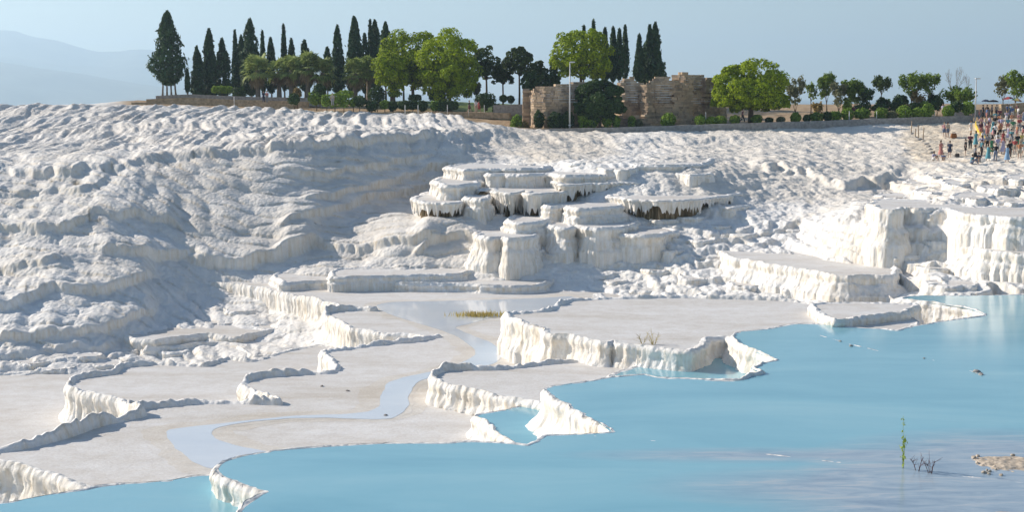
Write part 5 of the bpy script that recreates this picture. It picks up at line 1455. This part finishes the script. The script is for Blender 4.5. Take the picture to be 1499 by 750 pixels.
person(1428, 215, 'stand', 'turquoise', 'dress', 'person in a long turquoise dress with dark hair below the yellow barrier', 3.0, 'hair_long', hairc=0, group=NEAR)
person(1422, 240, 'sit', 'teal', 'trousers/denim', 'person in teal sitting low at the front of the crowd', .9, group=NEAR)
person(1427, 238, 'walk', 'grey', 'shorts/black', 'person in a grey shirt crouched walk beside the seated person in teal', 1.0, group=NEAR)
person(1433, 237, 'sit', 'navy', 'shorts/grey', 'person in navy sitting beside the front of the crowd', -.6, group=NEAR)
person(1451, 226, 'stand', 'green', 'dress', 'person in a bright green dress in the middle of the crowd', 3.1, 'hair_short', group=NEAR)
person(1474, 238, 'stand', 'sky blue', 'dress', 'person in a long sky blue dress at the front of the crowd', 2.8, 'hair_long', group=NEAR)
person(1478, 231, 'stand', 'black', 'trousers/black', 'person all in black right behind the long sky blue dress', .2, group=NEAR)
person(1492, 233, 'akimbo', 'orange', 'shorts/beige', 'person in an orange shirt at the front of the crowd', -.4, group=NEAR)
person(1492, 193, 'stand', 'red', 'trousers/grey', 'person in a red shirt and grey trousers up in the crowd', 3.0, group=NEAR)
person(1475, 193, 'stand', 'turquoise', 'shorts/coral', 'person in a turquoise top and coral shorts up in the crowd', 3.1, 'hair_long', group=NEAR)
person(1464, 187, 'akimbo', 'orange', 'shorts/maroon', 'person in an orange top and maroon shorts, hand on hip, in the upper crowd', 2.7, group=NEAR)
person(1456, 203, 'walk', 'white', 'shorts/black', 'person in a white shirt and black shorts walking in the crowd', 2.0, group=NEAR)
person(1480, 212, 'stand', 'teal', 'trousers/denim', 'person in a teal shirt and jeans in the crowd', 2.4, group=NEAR)
person(1448, 190, 'walk', 'lilac', 'shorts/coral', 'person in a lilac shirt with coral shorts in the upper crowd', 1.5, group=NEAR)
person(1460, 224, 'stand', 'lilac', 'trousers/white', 'person in a lilac shirt and white trousers beside the green dress', .4, group=NEAR)
person(1468, 226, 'phone', 'lilac', 'dress', 'person in a lilac dress holding something up in the crowd', -.2, 'hair_long', group=NEAR)
person(1489, 219, 'akimbo', 'black', 'shorts/green', 'person in black with green shorts, hand on hip, in the crowd', .2, group=NEAR)
person(1463, 178, 'stand', 'maroon', 'trousers/navy', 'person in maroon with navy trousers high in the crowd', 3.0, group=NEAR)
used = set()
cols_ = list(CLOTH)
bott = ['shorts/denim', 'shorts/black', 'shorts/white', 'shorts/beige', 'trousers/black', 'trousers/denim', 'trousers/beige', 'trousers/grey', 'shorts/navy', 'shorts/coral']
crg = random.Random(21)
def crowd_label(pose, top, bot, head):
    act = {'stand': 'standing', 'walk': 'walking', 'phone': 'holding up a phone', 'akimbo': 'standing hand on hip', 'sit': 'sitting'}[pose]
    if bot == 'dress': return 'person in a %s dress%s %s in dense crowd' % (top, ' and hat' if head == 'sun_hat' else '', act)
    k, c = bot.split('/')
    return 'person in %s top and %s %s%s %s in dense crowd' % (top, c, k, ' and hat' if head == 'sun_hat' else '', act)
spots = []
for v0 in (176, 181, 186, 191, 197, 203, 209, 215, 221, 228, 235):
    ul = 1436 + max(0, (v0 - 200)) * .12
    for u0 in np.arange(ul, 1512, 7.5):
        spots.append((u0 + crg.uniform(-3, 3), v0 + crg.uniform(-2.5, 2.5)))
crg.shuffle(spots)
taken = [(1451, 226), (1474, 238), (1478, 231), (1492, 233), (1492, 193), (1475, 193), (1464, 187), (1456, 203), (1480, 212), (1448, 190), (1460, 224), (1468, 226), (1489, 219), (1463, 178)]
cnt = 0
for (u, v) in spots:
    if any(abs(u - a) < 5.5 and abs(v - b_) < 6 for a, b_ in taken): continue
    taken.append((u, v))
    for tr_ in range(60):
        pose = crg.choice(['stand', 'stand', 'walk', 'phone', 'akimbo']); top = crg.choice(cols_ + ['white', 'white', 'lilac', 'navy']); bot = crg.choice(bott + ['dress']); head = crg.choice(['hair_short', 'hair_long', 'hair_short', 'sun_hat'])
        lab = crowd_label(pose, top, bot, head)
        if lab not in used: break
    used.add(lab)
    person(u, v, pose, top, bot, lab, crg.choice([3.0, 2.6, -2.8, .3, -.3, 1.5, -1.5]) + crg.uniform(-.3, .3), head, h=crg.uniform(.92, 1.05), group='dense crowd of visitors')
    cnt += 1
    if cnt > 62: break
def ridge_person(u, d, *a, **k):
    p = pt(u, 165, d); ok, loc, n_, i_ = hill.ray_cast(Vector((p.x, p.y, 80)), Vector((0, 0, -1)))
    z = loc.z
    person(u, 165, *a, at=Vector((p.x, p.y, z + k.pop('dz', 0))), **k)
TOPG = 'visitors at the top of the slope'
for (u, v, pose, top, bot, lab, hd) in [
    (1426, 172, 'stand', 'sky blue', 'shorts/navy', 'person in a sky blue shirt and navy shorts at the foot of the lamp post', 'hair_short'), (1421, 172, 'stand', 'pink', 'shorts/grey', 'person in pink standing next to the lamp post', 'hair_long'),
    (1380, 171, 'stand', 'lilac', 'shorts/beige', 'person in lilac on the footpath near the hedge', 'hair_short'),
    (1250, 174, 'akimbo', 'maroon', 'shorts/coral', 'person in maroon walking the footpath below the bushy tree', 'hair_short')]:
    person(u, v, pose, top, bot, lab, rnd.uniform(-1, 1), hd, group=TOPG, at=pt(u, v, 186.5 if u < 1300 else 188.2))
UM = 'visitors under the parasols on top of the bank'
for (u, pose, top, bot, lab) in [(1439, 'stand', 'navy', 'trousers/black', 'person in navy under the dark parasol on the bank'), (1445, 'stand', 'black', 'trousers/denim', 'person in black beside the dark parasol holder'), (1452, 'akimbo', 'grey', 'trousers/black', 'person in grey under the black parasol on the bank'),
                                 (1459, 'stand', 'beige', 'trousers/navy', 'person in beige at the edge of the bank steps'), (1474, 'stand', 'blue', 'trousers/navy', 'person in blue left of the crimson parasol holder'), (1480, 'stand', 'sky blue', 'trousers/blue', 'person in sky blue and blue trousers under the crimson parasol'), (1488, 'akimbo', 'coral', 'shorts/yellow', 'person in coral with yellow shorts under the striped parasol')]:
    person(u, 162, pose, top, bot, lab, rnd.uniform(-1, 1), group=UM, at=(lambda q: Vector((q.x, q.y, ground(q.x, q.y) - .03)))(pt(u, 162, 192.5)))
WK = 'walkers on the trodden path and steps'
person(689, 165, 'walk', 'black', 'shorts/maroon', 'walker in black on the trodden path under the tall pine', 1.5, group=WK, at=pt(687, 165.5, 193.2))
person(700, 165, 'walk', 'red', 'shorts/red', 'walker in red on the trodden path', 1.5, group=WK, at=pt(701, 165.5, 193.0))
person(698, 164, 'stand', 'white', 'trousers/beige', 'pale-clothed walker behind the walker in red', .5, group=WK, at=pt(697, 165, 194.0))
person(386, 150, 'stand', 'navy', 'trousers/navy', 'walker in navy on the stone steps below the first palm', .5, group=WK, at=pt(386, 150.5, 207.0))
person(391, 150, 'stand', 'coral', 'trousers/grey', 'walker in coral on the stone steps below the first palm', -.5, group=WK, at=pt(391, 150.5, 207.0))
person(488, 154, 'stand', 'beige', 'trousers/grey', 'walker in beige beside the boxy hedge bushes', 0, group=WK, at=pt(487, 155, 194.8))
person(1087, 180, 'walk', 'maroon', 'trousers/black', 'walker in maroon beneath the large sunlit round pine', 1.2, group=WK, at=pt(1087, 179.5, 183.5))

# ---- parasols
def parasol(u, v, d, cols2, label, r=.62, tilt=0.0):
    c = pt(u, v, d)
    root = empty('parasol', c - Vector((0, 0, 1.0)))
    root.rotation_euler = (0, tilt, 0)
    cm = MB(); n = 8
    for i, (rr, z) in enumerate([(0.0, 1.06), (r * .45, 1.0), (r * .8, .88), (r, .74)]):
        for k in range(n):
            t = 2 * math.pi * k / n; s = 1 - .04 * (k % 1)
            cm.v.append((rr * math.cos(t), rr * math.sin(t), z))
    for i in range(3):
        for k in range(n):
            k2 = (k + 1) % n; cm.f.append((i * n + k, i * n + k2, (i + 1) * n + k2, (i + 1) * n + k))
    me = cm.mesh('canopy')
    for c_ in cols2: me.materials.append(M_cloth[c_])
    for f_ in me.polygons: f_.material_index = (f_.index % n) % len(cols2)
    mesh_obj('canopy', me, None, root)
    MB().tube([(0, 0, -.02), (0, 0, 1.12)], .014, 6).build('shaft', M_metal, root)
    MB().tube([(0, 0, -.02), (0, 0, -.08), (.05, 0, -.12), (.09, 0, -.08)], .018, 6).build('handle', M_shoe, root)
    return tag(root, label, 'parasol', 'parasols over the crowd')
parasol(1443, 146, 191.3, ['navy'], 'dark navy parasol open above the bank walkers')
parasol(1454, 146.5, 191.0, ['black'], 'black parasol next to the navy one', .8)
parasol(1477, 142, 191.2, ['maroon', 'red'], 'crimson parasol above the blue-clothed visitors', .75, -.15)
parasol(1487, 144.5, 190.8, ['green', 'yellow', 'coral', 'sky blue'], 'striped many-coloured parasol beside the crimson one', .75, .2)

# ---- yellow barrier, wooden posts, kerb stones, bags
M_yellow = simple('yellow_band', (0.62, 0.44, 0.05), 0.6, 0.15, 4)
def band(name, px, hgt, thick, mat, label, cat):
    P = [hit(*p) for p in px]; root = empty(name, P[0]); v = []; f = []
    for i, p in enumerate(P):
        d_ = P[min(i + 1, len(P) - 1)] - P[max(i - 1, 0)]; d_.z = 0; d_.normalize(); n_ = Vector((-d_.y, d_.x, 0)) * thick / 2
        q = p - P[0]
        v += [tuple(q - n_ + Vector((0, 0, -.2))), tuple(q + n_ + Vector((0, 0, -.2))), tuple(q + n_ + Vector((0, 0, hgt))), tuple(q - n_ + Vector((0, 0, hgt)))]
    for i in range(len(P) - 1):
        for k in range(4): f.append((i * 4 + k, i * 4 + (k + 1) % 4, (i + 1) * 4 + (k + 1) % 4, (i + 1) * 4 + k))
    f += [(3, 2, 1, 0), tuple((len(P) - 1) * 4 + k for k in range(4))]
    me = bpy.data.meshes.new('panel'); me.from_pydata(v, [], f); me.update()
    mesh_obj('panel', me, mat, root)
    for q in P[::2]:
        MB().tube([q - P[0] + Vector((0, -.05, -.2)), q - P[0] + Vector((0, -.05, hgt + .12))], .035, 6).build('support_post', M_metal, root)
    return tag(root, label, cat)
band('yellow_barrier', [(1428, 182), (1429, 187), (1432, 193), (1436, 198), (1440, 203), (1443, 208)], .42, .12, M_yellow, 'curved yellow barrier band bordering the crowded path', 'barrier')
for i, (u, vt, vb, ln) in enumerate([(1334, 178, 195, .02), (1340, 189, 201, 0), (1345, 184, 204, -.08), (1351, 187, 206, .05)]):
    b_ = hit(u, vb); dd_ = b_.y
    post(u, vt, vb, dd_, M_wood, 'wooden_post', ['tall weathered post at the upper end of the stone border', 'short weathered post in the stone border', 'leaning weathered post in the stone border', 'weathered post at the lower end of the stone border'][i], 'post', 'wooden posts in the stone border', .06, ln)
def stone(p, r, mat, label, cat='stone', group=None, name='stone', seed=0, squash=.6):
    rg = np.random.RandomState(seed); bm = bmesh.new(); bmesh.ops.create_icosphere(bm, subdivisions=2, radius=1)
    for vv in bm.verts:
        c = vv.co; k = 1 + .28 * float(vnoise(c.x * 1.7 + seed, c.y * 1.7 + c.z * 2.1, seed)) ; vv.co = Vector((c.x * r * k, c.y * r * k * .8, c.z * r * k * squash))
    me = bpy.data.meshes.new(name); bm.to_mesh(me); bm.free()
    o = mesh_obj(name, me, mat); o.location = p; o.rotation_euler = (0, 0, seed * 1.3)
    return tag(o, label, cat, group)
for i, (u, v) in enumerate([(1335, 196), (1341, 202), (1346, 205), (1352, 207), (1357, 211), (1359, 215), (1362, 219), (1364, 224)]):
    stone(hit(u, v), .26 + .05 * (i % 3), M_kerb, 'grey border stone below the wooden posts, %s from the tall post' % ORD[i], 'stone', 'border stones below the posts', seed=i + 3)
M_bag = simple('bag_cloth', (0.25, 0.11, 0.04), 0.8, 0.2, 6)
def bag(u, v, col, label, s=1.0):
    p = hit(u, v); root = empty('bag', p)
    bm = bmesh.new(); bmesh.ops.create_cube(bm, size=1); bmesh.ops.bevel(bm, geom=bm.edges[:], offset=.22, segments=3, affect='EDGES', profile=.6)
    for vv in bm.verts: vv.co = Vector((vv.co.x * .5 * s * (1 - .25 * vv.co.z), vv.co.y * .3 * s, (vv.co.z + .5) * .42 * s))
    me = bpy.data.meshes.new('bag_body'); bm.to_mesh(me); bm.free(); mesh_obj('bag_body', me, col, root)
    MB().tube([(-.14 * s, 0, .38 * s), (-.1 * s, 0, .52 * s), (.1 * s, 0, .52 * s), (.14 * s, 0, .38 * s)], .018, 6).build('handle', M_shoe, root)
    return tag(root, label, 'bag')
bag(1396, 202, M_bag, 'brown bag lying beside the two standing companions', 1.3)
bag(1401, 230, M_shoe, 'small dark bag on the crust near the person in navy', .9)

# ------------------------------------------------------------------ small plants, stones and crusts on the water
M_reed = foliage_mat('dry_reed', (0.30, 0.22, 0.05), (0.50, 0.40, 0.13), .2)
M_stem = foliage_mat('green_stem', (0.16, 0.24, 0.03), (0.34, 0.42, 0.08), .3)
def blades(name, n, area, hgt, mat, loc, label, cat, kind=None, w=.02, seed=1):
    rg = np.random.RandomState(seed); v = []; f = []
    for k in range(n):
        x, y = rg.normal(0, .45, 2); x *= area[0]; y *= area[1]
        h = hgt * rg.uniform(.4, 1.1); a = rg.uniform(0, 6.28); lx, ly = rg.normal(0, .22, 2) * h
        dx, dy = math.cos(a) * w, math.sin(a) * w; i = len(v)
        v += [(x - dx, y - dy, 0), (x + dx, y + dy, 0), (x + lx * .5 + dx * .7, y + ly * .5 + dy * .7, h * .6), (x + lx, y + ly, h), (x + lx * .5 - dx * .7, y + ly * .5 - dy * .7, h * .6)]
        f.append((i, i + 1, i + 2, i + 3, i + 4))
    me = bpy.data.meshes.new(name); me.from_pydata(v, [], f); me.update()
    o = mesh_obj(name, me, mat); o.location = loc
    return tag(o, label, cat, None, kind)
blades('reed_patch', 420, (1.7, .75), .34, M_reed, pz(703, 463, -2.3), 'ochre dry reed patch standing in the stream', 'reeds', 'stuff', .022, 3)
blades('reed_patch', 60, (.3, .3), .45, M_reed, pz(741, 466, -2.3), 'ochre reed tuft at the foot of the fluted wall', 'reeds', 'stuff', .022, 4)
def twig_plant(loc, h, n, mat, leafy, label, seed, name='reed_plant', spread=.12, r=.009, leafsize=.06):
    rg = random.Random(seed); root = empty(name, loc); mb = MB(); lp = []; ln = []
    for k in range(n):
        a = rg.uniform(0, 6.28); s = rg.uniform(.3, 1) * spread; hh = h * (1 if k == 0 else rg.uniform(.5, .95))
        p0 = Vector((math.cos(a) * .03, math.sin(a) * .03, -.1)); p1 = Vector((math.cos(a) * s * .5, math.sin(a) * s * .5, hh * .55)); p2 = Vector((math.cos(a) * s, math.sin(a) * s, hh))
        mb.tube([p0, p1, p2], [r, r * .8, r * .4], 5)
        for j in range(int(hh / .06) if leafy else 5):
            t = rg.uniform(.15, 1); q = p0.lerp(p1, t * 2) if t < .5 else p1.lerp(p2, t * 2 - 1)
            if leafy: lp.append(q + Vector((rg.gauss(0, .03), rg.gauss(0, .03), 0))); ln.append((rg.gauss(0, 1), rg.gauss(0, 1), .4))
            else:
                e = q + Vector((rg.gauss(0, .12), rg.gauss(0, .12), rg.uniform(.05, .2))); mb.tube([q, e], [r * .6, r * .3], 4)
    mb.build('stem', mat, root, True)
    if lp: tag(crown('leaf_cluster', [leaves(np.array([tuple(q) for q in lp]), np.array(ln), leafsize, 2.2, up=(0, 0, 1))], mat, root), kind='stuff')
    return tag(root, label, 'plant')
twig_plant(pz(1322, 686, 0.02), 1.72, 3, M_stem, True, 'slender green reed plant rising from the big pool', 5)
M_twig = simple('dead_twig', (0.16, 0.10, 0.10), 0.9, 0.2, 9)
twig_plant(pz(1343, 690, 0.02), .55, 4, M_twig, False, 'dead purplish twig standing in the shallow water beside the reed plant', 6, 'dead_twig', .4, .012)
twig_plant(pz(1362, 694, 0.02), .5, 5, M_twig, False, 'dead twig nearer the gravel bank in the shallow water', 8, 'dead_twig', .4, .012)
twig_plant(pz(957, 505, -.1), .62, 7, M_reed, False, 'dry straw weed on the edge of the broad terrace', 9, 'dry_weed', .6, .012)
twig_plant(pz(941, 503, -.1), .45, 5, M_reed, False, 'smaller dry straw weed on the broad terrace', 10, 'dry_weed', .5, .012)
for i, (u, v, z) in enumerate([(471, 566, -2.3), (509, 573, -2.3), (565, 609, -2.3)]):
    stone(pz(u, v, z) + Vector((0, 0, .01)), .10, M_kerb, ['tiny dark pebble on the flat beside the stream bend', 'tiny grey pebble on the flat beyond the stream bend', 'dark pebble lying in the stream'][i], 'pebble', 'pebbles on the flat', 'pebble', i + 30)

def crust(name, px, z, w, hgt, label, seed=1, mat=None, cat='crust'):
    """low uneven ridge of crust that breaks the water surface here and there"""
    P = np.array([pz(u, v, z)[:2] for u, v in px]); L = np.concatenate([[0], np.cumsum(np.linalg.norm(np.diff(P, axis=0), axis=1))])
    n = max(30, int(L[-1] / .12)); s = np.linspace(0, L[-1], n)
    Q = np.stack([np.interp(s, L, P[:, k]) for k in (0, 1)], 1); Q[:, 1] += .25 * fbm(s / 2.2, s * 0, 3, seed)
    T = np.gradient(Q, axis=0); T /= np.linalg.norm(T, axis=1, keepdims=True); N_ = np.stack([-T[:, 1], T[:, 0]], 1)
    rows_ = []
    top = hgt * (0.20 + 1.0 * fbm(s / 1.1, s * 0, 4, seed + 3, .7))
    for o_, k in ((-1, -1), (-.5, .4), (0, 1), (.5, .5), (1, -1)):
        rows_.append(np.column_stack([Q + N_ * (o_ * w * (1 + .3 * vnoise(s / .4, s * 0 + o_, seed)))[:, None], z + np.where(k < 0, -.2, top * k)]))
    co = np.concatenate(rows_); i = np.arange(n - 1)
    q = np.concatenate([np.stack([r * n + i, r * n + i + 1, (r + 1) * n + i + 1, (r + 1) * n + i], 1) for r in range(4)])
    return tag(mesh_obj(name, np_mesh(name, co, q), mat or M_wall), label, cat, kind='structure')
crust('sunken_rim', [(1165, 484), (1200, 492), (1245, 505), (1290, 516)], .005, .16, .06, 'sunken white rim breaking the far water surface', 3)
crust('sunken_rim', [(1330, 521), (1360, 527), (1400, 537), (1450, 555), (1499, 562)], .005, .18, .07, 'sunken white rim near the dark stones in the water', 5)
crust('sunken_rim', [(870, 640), (950, 646), (1000, 652), (1060, 660), (1120, 667), (1180, 674), (1260, 682), (1330, 690), (1420, 700), (1499, 708)], .0, .22, .055, 'long sunken rim crossing the near water', 7)
crust('sunken_rim', [(945, 551), (990, 555), (1040, 557), (1085, 558)], .01, .14, .07, 'sunken rim closing the notch pool', 9)
for i, (u, v, r) in enumerate([(1230, 500, .09), (1246, 507, .10), (1353, 525, .07), (1430, 545, .17), (1436, 549, .13)]):
    stone(pz(u, v, 0.03), r, M_kerb, 'small dark stone lying on the sunken white rim', 'stone', 'stones on the sunken rims', 'stone', i + 50)
def shoal(name, px_c, rx, ry, hgt, label, seed):
    c = pz(*px_c, 0)
    def zf(x, y):
        r = np.hypot((x - c.x) / rx, (y - c.y) / ry) + .25 * fbm(x / 1.2, y / 1.2, 4, seed)
        return -.12 + (hgt + .12) * np.clip(1 - r, 0, 1) ** .7 + .05 * fbm(x / .25, y / .25, 3, seed + 2) * (r < 1)
    me = grid_mesh(name, np.linspace(c.x - rx * 1.2, c.x + rx * 1.2, 90), np.linspace(c.y - ry * 1.2, c.y + ry * 1.2, 70), zf)
    return tag(mesh_obj(name, me, M_gravel), label, 'gravel bank', kind='structure')
shoal('gravel_bank', (1490, 680), 2.0, 1.6, .16, 'beige gravelly crust bank rising from the shallow water', 3)
shoal('gravel_bank', (1490, 757), 2.2, .8, .08, 'beige crust bank at the near shallow edge', 5)
for i in range(16):
    u, v = 1425 + rnd.uniform(0, 75), 668 + rnd.uniform(-8, 28)
    stone(pz(u, v, .05), rnd.uniform(.05, .11), M_gravel, 'small beige stone on the gravelly crust bank', 'stone', 'stones on the gravel bank', 'stone', i + 80)
